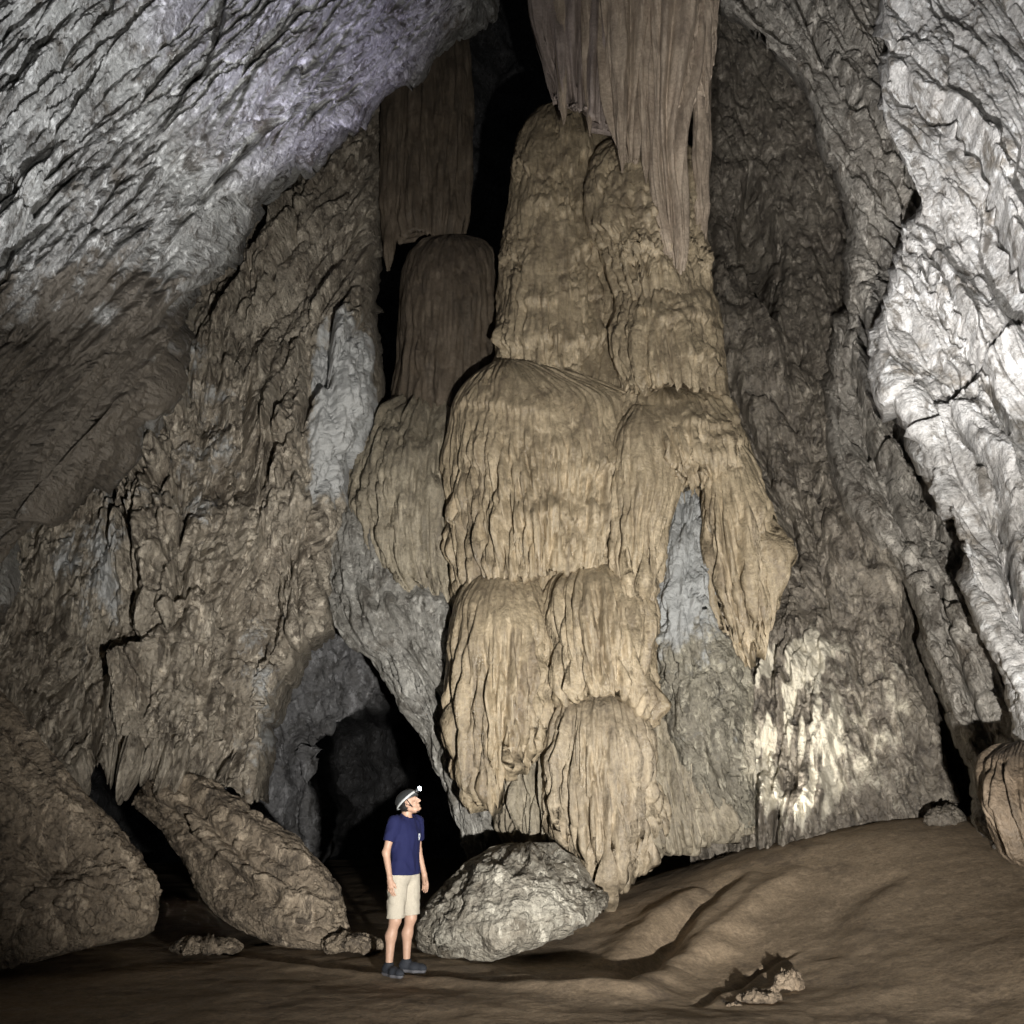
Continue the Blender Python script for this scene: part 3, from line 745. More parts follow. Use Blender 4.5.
loft('drape', rows((-110, 640, 760, 12.6, .5), (-20, 652, 722, 12.5, .5), (40, 654, 718, 12.45, .45), (90, 660, 714, 12.4, .35)), M['drape'], cur, seed=34, flute=.14, flw=14, leaf=.08, leafw=(8, 14), lump=.06, hem=[(655, 130), (672, 100), (690, 112), (700, 82), (706, 98), (714, 60)], drip=9, dripw=6)
loft('stalactite', rows((40, 690, 712, 12.95, .3), (110, 693, 711, 13.2, .28), (180, 694, 709, 13.15, .22), (225, 695, 706, 13.1, .15), (280, 698, 701, 13.1, .03)), M['drape'], cur, seed=35, flute=.06, flw=6, lump=.02)

for (x0, w_, tx, ty, yy, sd) in ((618, 22, 622, 172, 12.35, 41), (640, 16, 646, 182, 12.4, 42), (658, 20, 664, 226, 12.25, 47), (672, 18, 677, 268, 12.2, 48), (681, 14, 679, 240, 12.3, 49), (705, 12, 707, 112, 12.1, 50), (560, 18, 564, 124, 12.75, 51), (588, 18, 590, 136, 12.7, 52)):
    loft('stalactite', rows(*[(-60 + (ty + 60) * k, x0 + (tx - x0) * k - w_ / 2 * g, x0 + (tx - x0) * k + w_ / 2 * g, yy + .15 * (1 - k), .30 * g * w_ / 20) for k, g in ((0, 1), (.4, .95), (.65, .75), (.82, .5), (.94, .25), (1, .06))]), M['drape'], cur, seed=sd, flute=.07, flw=7, fl0=0, fl1=.3, lump=.02, sub=.4)
lc = empty('stalactite_curtain', tuple(P(425, 40, 16.5)), 'dark brown stalactite curtain with one long spike hanging upper left of the column', 'stalactite')
loft('drape', rows((20, 395, 468, 17.0, .8), (80, 396, 472, 16.8, .8), (140, 392, 472, 16.6, .8), (200, 392, 470, 16.5, .75), (236, 394, 466, 16.4, .65)), M['brown'], lc, seed=36, flute=.15, flw=10, fl0=0, fl1=.3, lump=.05, hem=[(390, 240), (410, 232), (440, 240), (470, 236)], drip=8)
loft('spike', rows((60, 384, 410, 16.3, .4), (130, 380, 404, 16.2, .35), (200, 380, 400, 16.1, .28), (240, 383, 396, 16.1, .16), (270, 387, 390, 16.1, .03)), M['brown'], lc, seed=37, flute=.06, flw=7, lump=.03)

# ------------------------------------------------------------------ left flowstones
o = loft('stalagmite_dome', rows((234, 445, 462, 15.9, .1), (237, 430, 476, 15.85, .5), (246, 414, 490, 15.8, .85), (265, 404, 498, 15.7, 1.1), (300, 400, 502, 15.6, 1.25), (360, 396, 502, 15.5, 1.3), (440, 388, 500, 15.3, 1.3)),
         M['brown'], None, seed=38, flute=.09, flw=9, fl0=0.1, fl1=.6, lump=.05, leaf=.03)
tagit(o, 'smooth rounded brown stalagmite dome left of the tall column', 'stalagmite')
o = loft('flowstone_mound', rows((392, 402, 440, 14.9, .3), (402, 384, 462, 14.7, .7), (425, 366, 468, 14.4, 1.0), (460, 354, 470, 14.1, 1.2), (500, 347, 470, 13.9, 1.25), (560, 356, 472, 13.8, 1.1), (620, 400, 474, 13.7, .8)),
         M['tan_grey'], None, seed=39, flute=.13, flw=12, fl0=.1, leaf=.09, leafw=(10, 18), lump=.10, hem=[(340, 520), (370, 555), (400, 590), (430, 622), (475, 650)], drip=10, dripw=8)
tagit(o, 'grey tan flowstone mound with a ragged hem beside the left of the column', 'flowstone')
o = loft('rock_buttress', rows((500, 318, 455, 14.0, .7), (560, 322, 468, 13.8, .9), (615, 334, 470, 13.6, 1.0), (640, 350, 472, 13.5, 1.0), (664, 374, 474, 13.4, .95), (700, 399, 478, 13.3, .85), (740, 424, 484, 13.2, .75), (780, 442, 490, 13.1, .65), (820, 458, 497, 13.0, .55), (868, 470, 505, 12.9, .5)),
         M['grey'], None, seed=40, leaf=.11, leafw=(11, 22), lump=.14, flute=.08, flw=18)
tagit(o, 'grey rock buttress forming the right side of the dark archway', 'rock')

o = loft('flowstone_stump', rows((742, 1010, 1060, 8.3, .1), (745, 996, 1085, 8.28, .4), (752, 984, 1100, 8.25, .6), (766, 977, 1112, 8.2, .75), (785, 978, 1120, 8.1, .8), (815, 986, 1125, 8.0, .85), (838, 996, 1130, 8.0, .8), (862, 1010, 1130, 8.0, .7)),
         M['rust'], None, seed=43, flute=.13, flw=16, fl0=0, fl1=.3, lump=.08, leaf=.04)
tagit(o, 'fluted brown flowstone stump at the right edge above the mud mound', 'flowstone')

# ------------------------------------------------------------------ boulders
def rough(amp, seed, w=(16, 16), step=()):
    def f(px, py, arc, along, t):
        wa = arc + .6 * along + 3 * n2(arc / 12, along / 12, seed); wl = along - .3 * arc + 3 * n2(arc / 12, along / 12, seed + 1)
        d = amp * facet(wa / w[0], wl / w[1], seed, .2, .12, 1.3, dome=.1)
        d = d + .5 * amp * facet(wa / (w[0] * .42), wl / (w[1] * .4), seed + 2, .1, .1, 1.3, dome=.1) + .2 * amp * fb2(arc / 4, along / 4, 2, seed + 3)
        for s in step:
            d = d + s(px, py)
        return d
    return f


o = loft('boulder', rows((843, 515, 535, 10.9, .1), (846, 500, 552, 10.85, .4), (854, 483, 570, 10.75, .75), (870, 460, 585, 10.6, 1.05), (892, 438, 597, 10.45, 1.25), (915, 422, 606, 10.35, 1.35), (938, 414, 606, 10.3, 1.35), (962, 418, 590, 10.35, 1.2)),
         M['boulder'], None, seed=44, lump=.10, lumpw=34, extra=rough(.05, 44, (26, 13), [lambda px, py: stepline(px, py, [(470, 868), (520, 878), (560, 905), (600, 915)], .12, 40, -1)]), hem=[(410, 950), (450, 960), (500, 958), (560, 938), (606, 912)])
tagit(o, 'pale rounded boulder on the cave floor right behind the man', 'boulder')
o = loft('boulder', [(136, 795, 150, 778, 12.0, .2), (134, 804, 178, 774, 11.9, .5), (150, 822, 212, 788, 11.7, .65), (170, 842, 252, 815, 11.4, .7), (186, 868, 298, 845, 11.1, .7), (200, 898, 332, 880, 10.8, .65), (228, 922, 344, 905, 10.5, .55), (272, 944, 350, 925, 10.3, .4), (310, 952, 354, 938, 10.2, .3)],
         M['mudrock'], None, seed=45, lump=.06, lumpw=40, extra=rough(.04, 45, (30, 13), [lambda px, py: stepline(px, py, [(140, 785), (185, 815), (225, 862), (262, 888), (330, 922)], .34, 22, 1, 1.4),
         lambda px, py: stepline(px, py, [(170, 778), (215, 815), (262, 850), (335, 900)], .22, 16, 1, 1.4), lambda px, py: groove(px, py, [(178, 790), (222, 838), (250, 868), (300, 895)], .16, 5),
         lambda px, py: .09 * facet(px / 15, py / 9, 49, .3, .2) * np.exp(-((pdist(px, py, [(140, 785), (200, 835), (262, 888), (330, 922)])[0]) / 14) ** 2)]))
tagit(o, 'long slanting mud covered slab of rock under the left wall', 'boulder')
o = loft('boulder', [(-160, 640, -130, 620, 9.6, .3), (-190, 720, -30, 665, 9.5, .7), (-200, 800, 24, 722, 9.4, 1.0), (-200, 860, 74, 778, 9.3, 1.1), (-200, 920, 126, 835, 9.2, 1.15), (-190, 975, 158, 888, 9.2, 1.1), (-150, 1010, 154, 930, 9.3, .9)],
         M['mudrock'], None, seed=46, lump=.16, lumpw=60, extra=rough(.05, 46, (22, 16), [lambda px, py: .10 * facet(px / 17, py / 14, 48, .4, .4) * sst(800, 870, py + .2 * px) * sst(-60, 40, px),
         lambda px, py: -.5 * np.exp(-((px - 50) / 34) ** 2 - ((py - 855) / 26) ** 2)]))
tagit(o, 'big sloping muddy boulder at the left edge of the cave floor', 'boulder')


def small_rock(px, py, w, h, Y, label, mat, seed, group=None):
    r = [(py - h * a, px - w * b, px + w * b, Y, w / 70 * b) for a, b in ((1, .15), (.92, .5), (.7, .8), (.35, 1), (0, 1.0), (-.25, .8))]
    o = loft('rock', rows(*r), mat, None, seed=seed, lump=.05, lumpw=16, extra=rough(.05, seed, (9, 8)), du=1.0)
    return tagit(o, label, 'rock', group)


small_rock(206, 950, 36, 13, 9.75, 'low muddy rock on the floor below the left end of the slanting slab', M['mudrock'], 61)
small_rock(352, 948, 30, 15, 9.9, 'low muddy rock on the floor just left behind the man', M['mudrock'], 62)
small_rock(788, 986, 15, 16, 8.05, 'broken clod standing highest of the crumbled lumps in the mud mound at the bottom right', M['clod'], 63)
small_rock(760, 1000, 22, 11, 7.8, 'wide crumbled clod lower left of the highest clod in the mud mound', M['clod'], 64)
small_rock(730, 1010, 16, 8, 7.7, 'smallest crumbled clod at the left end of the crack in the mud mound', M['clod'], 65)
small_rock(945, 822, 20, 16, 11.0, 'small rounded rock at the foot of the right wall on the mound crest', M['alcove'], 67)

# ------------------------------------------------------------------ the man, from signed distances
class Field:
    def __init__(self, lo, hi, h):
        self.h = h; self.lo = np.array(lo, float)
        self.n = np.ceil((np.array(hi) - self.lo) / h).astype(int) + 1
        self.ax = [self.lo[i] + h * np.arange(self.n[i]) for i in range(3)]
        self.d = np.full(self.n, 0.2, np.float32)

    def win(self, lo, hi):
        i0 = np.clip(np.floor((np.array(lo) - self.lo) / self.h).astype(int), 0, self.n - 1)
        i1 = np.clip(np.ceil((np.array(hi) - self.lo) / self.h).astype(int) + 1, 1, self.n)
        sl = tuple(slice(a, b) for a, b in zip(i0, i1))
        g = np.meshgrid(*[self.ax[i][sl[i]] for i in range(3)], indexing='ij')
        return sl, np.stack(g, -1).astype(np.float32)

    def put(self, sl, v, k, sub=False):
        a = self.d[sl]
        if sub:
            h = np.maximum(k - np.abs(a + v), 0) / k
            self.d[sl] = np.maximum(a, -v) + h * h * k / 4
        else:
            h = np.maximum(k - np.abs(a - v), 0) / k
            self.d[sl] = np.minimum(a, v) - h * h * k / 4
        return self

    def cap(self, a, b, ra, rb, k=.03, sx=1.0, sub=False):
        """tapered limb from a to b"""
        a = np.array(a, np.float32); b = np.array(b, np.float32); r = max(ra, rb) + k + .01
        sl, p = self.win(np.minimum(a, b) - r, np.maximum(a, b) + r)
        e = b - a; t = np.clip(((p - a) @ e) / (e @ e), 0, 1)
        v = np.linalg.norm(p - a - t[..., None] * e, axis=-1) - (ra + (rb - ra) * t)
        return self.put(sl, v, k, sub)

    def ell(self, c, r, k=.03, rot=None, sub=False):
        c = np.array(c, np.float32); r = np.array(r, np.float32); m = r.max() + k + .01
        sl, p = self.win(c - m, c + m)
        q = p - c
        if rot is not None: q = q @ np.asarray(rot, np.float32)
        k0 = np.linalg.norm(q / r, axis=-1); k1 = np.linalg.norm(q / (r * r), axis=-1)
        return self.put(sl, k0 * (k0 - 1) / np.maximum(k1, 1e-6), k, sub)

    def all(self):
        return np.stack(np.meshgrid(*self.ax, indexing='ij'), -1).astype(np.float32)

    def cut(self, v):
        self.d = np.maximum(self.d, v); return self

    def surf(self):
        d = self.d; n = d.shape; s = d < 0
        idx = np.arange(d.size).reshape(n)
        acc = np.zeros((n[0] - 1, n[1] - 1, n[2] - 1, 3), np.float32); cnt = np.zeros((n[0] - 1, n[1] - 1, n[2] - 1), np.float32)
        faces = []
        off = [(0, 0), (1, 0), (1, 1), (0, 1)]
        for axn in range(3):
            u, w = [i for i in range(3) if i != axn]
            A = [slice(None)] * 3; B = [slice(None)] * 3; A[axn] = slice(0, -1); B[axn] = slice(1, None)
            cr = s[tuple(A)] != s[tuple(B)]
            I = np.argwhere(cr)
            I = I[(I[:, u] > 0) & (I[:, w] > 0) & (I[:, u] < n[u] - 1) & (I[:, w] < n[w] - 1)]
            J = I.copy(); J[:, axn] += 1
            da = d[tuple(I.T)]; db = d[tuple(J.T)]; t = da / (da - db)
            pos = I.astype(np.float32); pos[:, axn] += t
            cells = []
            for (i, j) in off:
                c = I.copy(); c[:, u] -= i; c[:, w] -= j
                np.add.at(acc, tuple(c.T), pos); np.add.at(cnt, tuple(c.T), 1)
                cells.append(np.ravel_multi_index(c.T, cnt.shape))
            f = np.stack(cells, -1)
            fl = (da < 0) ^ (axn == 1)
            f = np.where(fl[:, None], f, f[:, ::-1])
            faces.append(f)
        faces = np.concatenate(faces)
        used = np.flatnonzero(cnt.ravel() > 0)
        mp = np.full(cnt.size, -1, np.int64); mp[used] = np.arange(len(used))
        V = acc.reshape(-1, 3)[used] / cnt.ravel()[used][:, None] * self.h + self.lo
        Fq = mp[faces]
        # relax
        for _ in range(2):
            e = np.concatenate([Fq[:, [0, 1]], Fq[:, [1, 2]], Fq[:, [2, 3]], Fq[:, [3, 0]]])
            sm = np.zeros_like(V); ct = np.zeros(len(V))
            for i in range(3): sm[:, i] = np.bincount(e[:, 0], V[e[:, 1], i], len(V)) + np.bincount(e[:, 1], V[e[:, 0], i], len(V))
            ct = np.bincount(e[:, 0], minlength=len(V)) + np.bincount(e[:, 1], minlength=len(V))
            V = .5 * V + .5 * sm / np.maximum(ct, 1)[:, None]
        return V, Fq


def rotm(ax, a):
    c, s_ = math.cos(a), math.sin(a)
    return np.array({'x': [[1, 0, 0], [0, c, -s_], [0, s_, c]], 'y': [[c, 0, s_], [0, 1, 0], [-s_, 0, c]], 'z': [[c, -s_, 0], [s_, c, 0], [0, 0, 1]]}[ax])


# stands facing -Y here; the whole figure is turned afterwards.  +X is his left
HC = np.array([0, -.035, 1.625]); HR = rotm('z', R(24)) @ rotm('x', R(-27))      # head centre; turned to his left and tipped up
hp = lambda x, y, z: HC + HR @ np.array([x, y, z])
SH = [np.array([s * .185, 0.01, 1.435]) for s in (-1, 1)]
EL = [np.array([-.255, .035, 1.14]), np.array([.245, .03, 1.14])]
WR = [np.array([-.262, -.045, .905]), np.array([.262, -.06, .905])]
HIP = [np.array([-.09, 0, .93]), np.array([.09, 0, .93])]
KN = [np.array([-.115, -.015, .50]), np.array([.115, -.02, .50])]
AN = [np.array([-.125, .03, .085]), np.array([.125, .02, .085])]

ft = on_floor(399, 976)
fl0_ = fz(ft[0], ft[1])
PB = np.array([ft[0], ft[1], max(fz(ft[0] + a_, ft[1] + b_) for a_ in (-.12, 0, .12) for b_ in (-.12, 0, .1)) + .004])
man = empty('person', tuple(PB), 'standing man in navy t-shirt and beige shorts looking up with a lit headlamp', 'person')
TURN = rotm('z', R(55)); BIG = .965


def pmesh(name, V, Fq, mat, parent=man):
    return mesh(name, (V @ TURN.T) * BIG + PB, Fq, mat, parent)


f = Field((-.36, -.28, .02), (.36, .22, 1.80), .0045)
# trunk
f.ell((0, .0, .95), (.165, .105, .11), .05); f.ell((0, .0, 1.10), (.145, .095, .16), .06); f.ell((0, .0, 1.30), (.165, .105, .16), .06)
f.cap((-.13, .01, 1.43), (.13, .01, 1.43), .06, .06, .05)
f.cap((0, .015, 1.44), (0, -.005, 1.56), .062, .055, .04)
for s in (0, 1):
    f.ell(SH[s], (.06, .06, .06), .04); f.cap(SH[s], EL[s], .05, .038, .03); f.cap(EL[s], WR[s], .040, .026, .025)
    f.cap(HIP[s], KN[s], .088, .056, .05); f.cap(KN[s], KN[s] * .5 + AN[s] * .5 + np.array([0, .022, .06]), .053, .054, .04)
    f.cap(KN[s] * .5 + AN[s] * .5 + np.array([0, .022, .06]), AN[s], .052, .035, .04)
    f.ell(KN[s] + np.array([0, -.03, .01]), (.035, .03, .045), .03)
    f.ell(AN[s] + np.array([0, -.02, -.03]), (.030, .06, .03), .03)
# hands: palm, four bent fingers of different length, thumb off the side of the palm
for s, sg in ((0, -1), (1, 1)):
    w = WR[s]; inn = -sg
    k = w + np.array([0, -.02, -.085])
    f.cap(w, k, .024, .027, .02); f.cap(w + np.array([0, -.018, -.03]), k + np.array([0, -.022, 0]), .018, .017, .015); f.cap(w + np.array([0, .016, -.03]), k + np.array([0, .024, .004]), .017, .016, .015)
    for i, (oy, ln) in enumerate(((-.034, .078), (-.011, .086), (.012, .080), (.034, .062))):
        a = k + np.array([0, oy, -.004]); b = a + np.array([inn * .006, -.006, -.55 * ln]); c_ = b + np.array([inn * .022, -.010, -.42 * ln])
        f.cap(a, b, .0098, .0088, .006); f.cap(b, c_, .0088, .0072, .006)
    a = w + np.array([inn * .006, -.028, -.032]); b = a + np.array([inn * .014, -.030, -.034]); c_ = b + np.array([inn * .010, -.008, -.032])
    f.cap(a, b, .0135, .0108, .012); f.cap(b, c_, .0108, .0085, .006)
# head
f.ell(hp(0, .012, .035), (.075, .095, .09), .03, HR); f.ell(hp(0, -.022, -.035), (.060, .070, .078), .03, HR)
f.cap(hp(-.035, -.035, -.085), hp(.035, -.035, -.085), .030, .030, .03); f.ell(hp(0, -.078, -.098), (.022, .018, .018), .02, HR)
f.cap(hp(-.05, .01, -.055), hp(-.03, -.05, -.09), .022, .022, .02); f.cap(hp(.05, .01, -.055), hp(.03, -.05, -.09), .022, .022, .02)
f.cap(hp(-.036, -.080, .026), hp(.036, -.080, .026), .012, .012, .018)
for s in (-1, 1):
    f.ell(hp(s * .033, -.096, .005), (.017, .014, .011), .012, HR, sub=True); f.ell(hp(s * .033, -.078, .005), (.0125, .0125, .0125), .004, HR)
    f.ell(hp(s * .043, -.062, -.025), (.024, .022, .018), .02, HR)
    f.ell(hp(s * .078, .015, -.005), (.010, .020, .034), .008, HR @ rotm('z', s * .35)); f.ell(hp(s * .085, .012, -.004), (.006, .010, .018), .004, HR, sub=True)
f.cap(hp(0, -.088, .018), hp(0, -.112, -.026), .009, .0145, .012); f.ell(hp(-.011, -.098, -.030), (.009, .009, .008), .006); f.ell(hp(.011, -.098, -.030), (.009, .009, .008), .006)
f.cap(hp(-.018, -.087, -.056), hp(.018, -.087, -.056), .0075, .0075, .006); f.cap(hp(-.015, -.086, -.068), hp(.015, -.086, -.068), .0085, .0085, .006)
f.cap(hp(-.022, -.096, -.062), hp(.022, -.096, -.062), .0022, .0022, .003, sub=True)
V, Fq = f.surf()
M['skin'] = plain('skin', (.42, .265, .19), .5, .4, .08, 40)
body = pmesh('body', V, Fq, M['skin'])

# t-shirt
f = Field((-.36, -.22, .70), (.36, .22, 1.56), .006)
f.cap((-.062, 0, .90), (.062, 0, .90), .130, .130, .03); f.ell((0, .0, .95), (.185, .128, .14), .05); f.ell((0, -.002, 1.10), (.175, .122, .18), .08); f.ell((0, .0, 1.30), (.188, .125, .17), .08)
f.cap((-.14, .012, 1.43), (.14, .012, 1.43), .070, .070, .06); f.cap((0, .015, 1.43), (0, .0, 1.515), .085, .07, .04)
for s in (0, 1):
    f.cap(SH[s] + np.array([0, 0, -.002]), SH[s] * .3 + EL[s] * .7, .068, .069, .05)
p = f.all()
hem = .922 + .006 * np.sin(p[..., 0] * 14 + p[..., 1] * 9)
f.d += .020 * np.abs(n3(p * np.array([7, 7, 5], np.float32) + np.array([0, 0, 1.]) * p[..., 0:1] * 6, 3)) + .007 * n3(p * np.array([16, 16, 9], np.float32) + np.array([0, 0, 1.]) * np.abs(p[..., 0:1]) * 9, 5) - .006
sl = np.maximum(hem - p[..., 2], -10)
f.cut(sl)
for s in (0, 1):
    e = EL[s] - SH[s]; e = e / np.linalg.norm(e); c0 = SH[s] * .36 + EL[s] * .64
    side = (np.sign(SH[s][0]) * p[..., 0] > .183) & (p[..., 2] > 1.10)
    f.cut(np.where(side, (p - c0.astype(np.float32)) @ e.astype(np.float32), -1))
q = p - np.array([0, -.02, 1.525], np.float32)
f.cut(-(np.linalg.norm(q / np.array([.080, .095, .060], np.float32), axis=-1) - 1) * .05)
V, Fq = f.surf()
M['navy'] = plain('navy_cotton', (.011, .0135, .056), .85, .2, .12, 120, .25)
shirt = pmesh('t_shirt', V, Fq, M['navy'])

# small white crest on his left breast: a little shield laid on the cloth
def on_shirt(x, z):
    m = (np.abs(V[:, 0] - x) < .012) & (np.abs(V[:, 2] - z) < .012)
    return V[m][:, 1].min()


M['crest'] = plain('white_print', (.72, .76, .82), .7, .3)
M['crestblue'] = plain('blue_print', (.12, .18, .42), .7, .3)
def patch(name, outline, cx, cz, out, mat, parent):
    n = 9; C = []
    for z, w in outline:
        C.append([(cx + w * (2 * i / (n - 1) - 1), z) for i in range(n)])
    VV = np.array([[(x, on_shirt(x, cz + z) - out, cz + z) for x, z in r] for r in C])
    for _ in range(3):
        VV[1:-1, :, 1] = (VV[:-2, :, 1] + VV[1:-1, :, 1] * 2 + VV[2:, :, 1]) / 4
        VV[:, 1:-1, 1] = (VV[:, :-2, 1] + VV[:, 1:-1, 1] * 2 + VV[:, 2:, 1]) / 4
    return pmesh(name, VV.reshape(-1, 3), gridquads(len(outline), n), mat, parent)


sw = [(.030, .021), (.022, .024), (.010, .025), (-.002, .023), (-.014, .018), (-.024, .010), (-.031, .001)]
patch('chest_crest', [(z * 1.15, w) for z, w in sw], .085, 1.285, .004, M['crest'], shirt)
patch('crest_emblem', [(z * .4, w * .45) for z, w in sw], .082, 1.290, .0065, M['crestblue'], shirt)

# shorts
f = Field((-.30, -.22, .44), (.30, .22, 1.02), .006)
f.ell((0, .0, .93), (.168, .112, .12), .05)
for s in (0, 1):
    f.cap(HIP[s] + np.array([0, 0, -.01]), KN[s] + np.array([0, .0, .0]), .108, .092, .03)
p = f.all()
f.d += .016 * np.abs(n3(p * np.array([8, 8, 5], np.float32) + p[..., 2:3] * 3, 6)) - .005 + .005 * n3(p * np.array([18, 18, 9], np.float32), 8)
f.cut(.525 + .01 * np.sin(p[..., 0] * 9) - p[..., 2]); f.cut(p[..., 2] - .932)
sep = np.abs(p[..., 0]) - .0045
f.cut(np.where(p[..., 2] < .80, -sep, -1))
V, Fq = f.surf()
M['beige'] = plain('beige_cotton', (.40, .365, .30), .85, .2, .08, 90, .25)
shorts = pmesh('shorts', V, Fq, M['beige'])
# side pockets: a flap seam on the thigh
for s, sg in ((0, -1), (1, 1)):
    c = HIP[s] * .45 + KN[s] * .55
    f = Field(c - .12, c + .12, .006); f.ell(c + np.array([sg * .070, -.015, 0]), (.042, .055, .065), .01)
    Vp, Fp = f.surf(); pmesh('pocket', Vp, Fp, M['beige'], shorts)

M['shoe'] = plain('dark_shoe_fabric', (.022, .025, .032), .75, .3, .25, 150, .4)
M['sole'] = plain('grey_rubber_sole', (.10, .10, .11), .7, .3)
M['white'] = plain('white_trim', (.75, .75, .73), .5, .4)
for s, sg in ((0, -1), (1, 1)):
    a = AN[s]; tr = rotm('z', sg * R(9) + (R(10) if s == 1 else 0))
    o3 = lambda x, y, z: np.array([a[0], a[1], 0]) + tr @ np.array([x, y, z])
    f = Field(np.array([a[0] - .16, a[1] - .27, -.02]), np.array([a[0] + .16, a[1] + .14, .2]), .005)
    f.cap(o3(0, .035, .055), o3(0, -.17, .042), .044, .040, .03); f.cap(o3(-.012, -.09, .04), o3(.012, -.09, .04), .042, .042, .03); f.cap(o3(0, .02, .06), o3(0, .0, .105), .050, .046, .03)
    f.ell(o3(0, -.185, .04), (.040, .045, .032), .02)
    p = f.all(); f.cut(.022 - p[..., 2]); f.cut(p[..., 2] - .118)
    V, Fq = f.surf(); sh = pmesh('shoe', V, Fq, M['shoe'])
    f = Field(np.array([a[0] - .16, a[1] - .28, -.03]), np.array([a[0] + .16, a[1] + .14, .1]), .005)
    f.cap(o3(0, .045, .03), o3(0, -.185, .03), .046, .040, .03); f.cap(o3(-.014, -.10, .03), o3(.014, -.10, .03), .046, .046, .03)
    p = f.all(); f.cut(p[..., 2] - .026); f.cut(-p[..., 2] - .004)
    V, Fq = f.surf(); pmesh('sole', V, Fq, M['sole'], sh)
    f = Field(np.array([a[0] - .1, a[1] - .1, .06]), np.array([a[0] + .1, a[1] + .1, .16]), .005)
    f.cap(a + np.array([0, 0, .0]), a + np.array([0, .004, .045]), .041, .041, .02); V, Fq = f.surf()
    # logo stroke on the outer side of the shoe
    lx = .046 * (1 if s == 1 else -1)
    pp = [o3(lx, -.07 - .016 * i, .052 - .002 * abs(i - 1)) for i in range(3)]
    f = Field(np.min(pp, 0) - .03, np.max(pp, 0) + .03, .003)
    f.cap(pp[0], pp[2], .0065, .004, .004); V, Fq = f.surf(); pmesh('logo_mark', V, Fq, M['white'], sh)

# hair, helmet, strap and lamp
M['hair'] = plain('black_hair', (.012, .010, .009), .6, .4, .2, 200, .5)
f = Field(HC - .17, HC + .17, .005)
f.ell(hp(0, .030, .0), (.081, .090, .085), .02, HR)
p = f.all(); q = (p - HC.astype(np.float32)) @ HR.astype(np.float32)
f.cut(np.maximum(-.005 - q[..., 1] + .35 * np.abs(q[..., 2] - .02), -.085 - q[..., 2] + .0 * q[..., 1]))
f.d += .003 * n3(p * 90, 4)
V, Fq = f.surf(); pmesh('hair', V, Fq, M['hair'])
M['helmet'] = plain('dark_grey_helmet_shell', (.035, .037, .038), .4, .5, .1, 20)
M['band'] = plain('pale_grey_band', (.42, .43, .43), .45, .5)
M['strap'] = plain('black_webbing', (.012, .012, .013), .8, .3)
M['lampbody'] = plain('black_lamp_plastic', (.02, .02, .02), .35, .5)
M['lens'] = plain('lit_lamp_lens', (.9, .95, 1), .2, .5, emit=((.85, .93, 1), 60))
f = Field(HC - .2, HC + .2, .005)
f.ell(hp(0, .015, .045), (.105, .132, .105), .02, HR)
p = f.all(); q = (p - HC.astype(np.float32)) @ HR.astype(np.float32)
f.cut(.035 + .22 * q[..., 1] * -1 * (q[..., 1] > 0) - .02 * (q[..., 1] < 0) * 0 - q[..., 2] + .0)
for k in (-.045, 0, .045):      # raised ribs of the shell
    f.d = np.where(q[..., 2] > .05, f.d - .004 * np.exp(-((q[..., 0] - k) / .009) ** 2), f.d)
V, Fq = f.surf(); helmet = pmesh('helmet', V, Fq, M['helmet'])
# elastic headlamp band round the shell
a = np.linspace(0, 2 * np.pi, 73)[:-1]
ring = []
for dz, g in ((-.012, 1.012), (-.012, 1.045), (.012, 1.04), (.012, 1.0)):
    ring.append(np.array([hp(.103 * g * math.cos(t), .015 + .130 * g * math.sin(t), .052 + dz - .035 * (math.sin(t) + .2)) for t in a]))
ring.append(ring[0])
pmesh('headlamp_band', np.array(ring).reshape(-1, 3), gridquads(5, 72, True), M['band'], helmet)
f = Field(HC - .2, HC + .2, .004)
for s in (-1, 1):
    f.cap(hp(s * .092, -.010, .045), hp(s * .070, -.030, -.05), .006, .006, .004); f.cap(hp(s * .070, -.030, -.05), hp(s * .022, -.052, -.122), .006, .006, .004)
    f.cap(hp(s * .094, .045, .03), hp(s * .072, -.026, -.045), .005, .005, .004)
f.cap(hp(-.022, -.052, -.122), hp(.022, -.052, -.122), .007, .007, .004)
V, Fq = f.surf(); pmesh('chin_strap', V, Fq, M['strap'], helmet)
f = Field(HC - .25, HC + .25, .005)
f.cap(hp(-.022, -.122, .078), hp(.022, -.122, .078), .022, .022, .01); f.cap(hp(0, -.125, .080), hp(0, -.142, .084), .026, .024, .01)
V, Fq = f.surf(); pmesh('headlamp', V, Fq, M['lampbody'], helmet)
f = Field(HC - .26, HC + .26, .004)
f.ell(hp(0, -.166, .088), (.026, .011, .026), .002, HR); V, Fq = f.surf(); pmesh('lamp_lens', V, Fq, M['lens'], helmet)
LAMP = TURN @ hp(0, -.20, .092) * BIG + PB
LAMPDIR = TURN @ HR @ np.array([0, -1, .12])

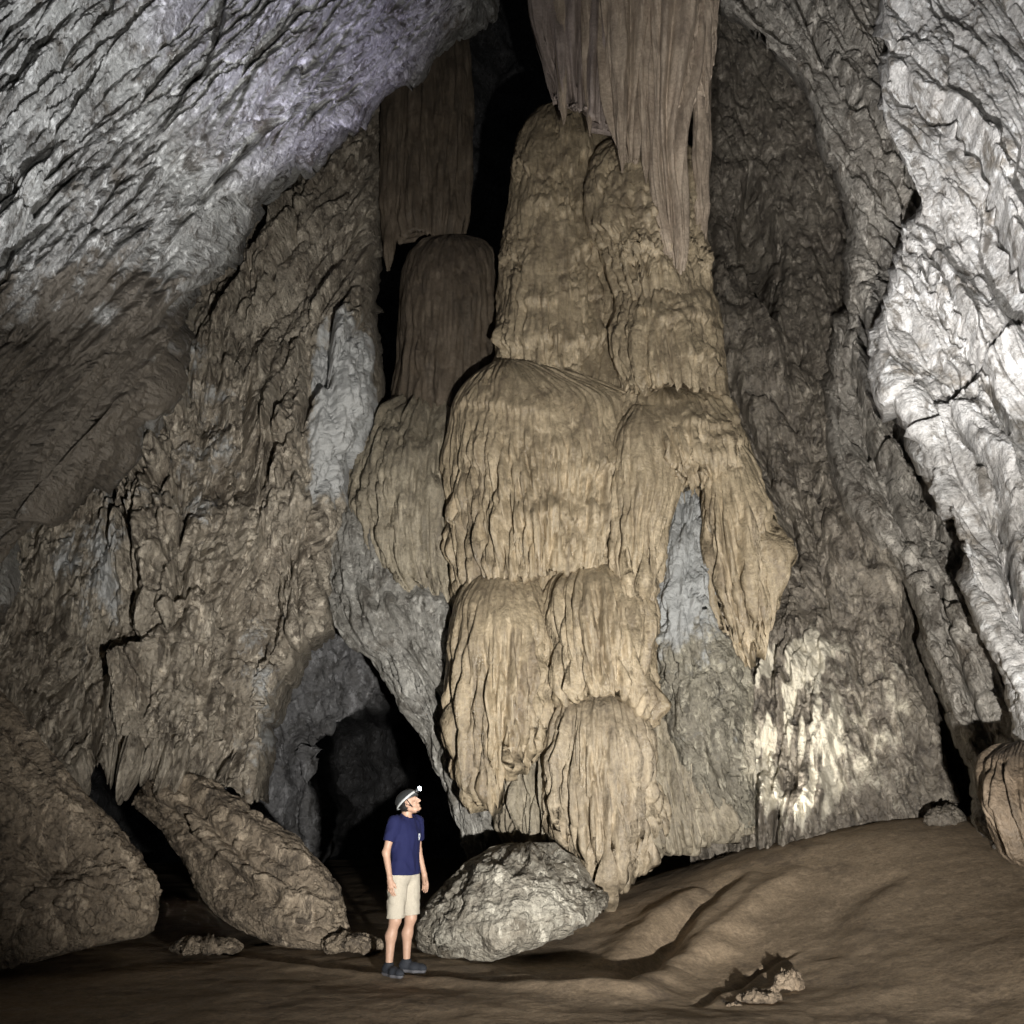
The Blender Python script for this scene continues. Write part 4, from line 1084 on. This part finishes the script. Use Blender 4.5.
# ------------------------------------------------------------------ camera
cam = bpy.data.cameras.new('camera'); co = bpy.data.objects.new('camera', cam); COL.objects.link(co)
cam.sensor_fit = 'HORIZONTAL'; cam.sensor_width = 36; cam.lens = 36 * F / 1024
cam.clip_start = .1; cam.clip_end = 500
co.location = tuple(EYE); co.rotation_euler = (math.pi / 2 + PITCH, 0, 0)
sc.camera = co

# ------------------------------------------------------------------ light: the cave's floodlights and the headlamp
from mathutils import Vector
def spot(name, loc, aim, power, angle, color, size=.15, blend=.8):
    l = bpy.data.lights.new(name, 'SPOT'); l.energy = power; l.spot_size = R(angle); l.spot_blend = blend; l.color = color; l.shadow_soft_size = size
    o = bpy.data.objects.new(name, l); COL.objects.link(o); o.location = tuple(loc)
    o.rotation_euler = (Vector(aim) - Vector(loc)).to_track_quat('-Z', 'Y').to_euler()
    return o


spot('flood_light_column', (1.2, .6, .40), P(580, 510, 13), 8600, 98, (1, .965, .905), .06, 1.0)
spot('flood_light_right', (.2, 3.0, .6), P(1130, -230, 8), 19000, 66, (1, .985, .97), .12, 1.0)
spot('flood_light_ceiling', (2.2, 3.0, .6), P(0, -140, 7.5), 12500, 44, (.97, .98, 1), .12, 1.0)
spot('flood_light_violet', (1.2, 6.5, .4), P(290, -90, 10), 6000, 28, (.55, .50, 1), .12, 1.0)
q_ = on_floor(772, 885)
spot('flood_light_alcove', (q_[0], q_[1], fz(q_[0], q_[1]) + .3), P(805, 715, 12.0), 330, 56, (1, .95, .85), .04, .5)
spot('flood_light_passage', P(250, 790, 14.2), P(312, 655, 16.0), 1200, 64, (.74, .80, 1), .1, 1.0)
spot('headlamp_beam', LAMP, LAMP + LAMPDIR, 120, 40, (.85, .93, 1), .02, 1.0)

w = bpy.data.worlds.new('World'); sc.world = w; w.use_nodes = True
w.node_tree.nodes['Background'].inputs[0].default_value = (.9, .95, 1, 1); w.node_tree.nodes['Background'].inputs[1].default_value = .006
sc.view_settings.view_transform = 'Standard'; sc.view_settings.look = 'None'; sc.view_settings.gamma = 1; sc.view_settings.exposure = 0
sc.cycles.use_denoising = True
sc.cycles.use_adaptive_sampling = True
sc.cycles.adaptive_threshold = 0.03
sc.cycles.max_bounces = 4
sc.cycles.diffuse_bounces = 3
sc.cycles.glossy_bounces = 1
sc.cycles.transmission_bounces = 0
sc.cycles.caustics_reflective = False
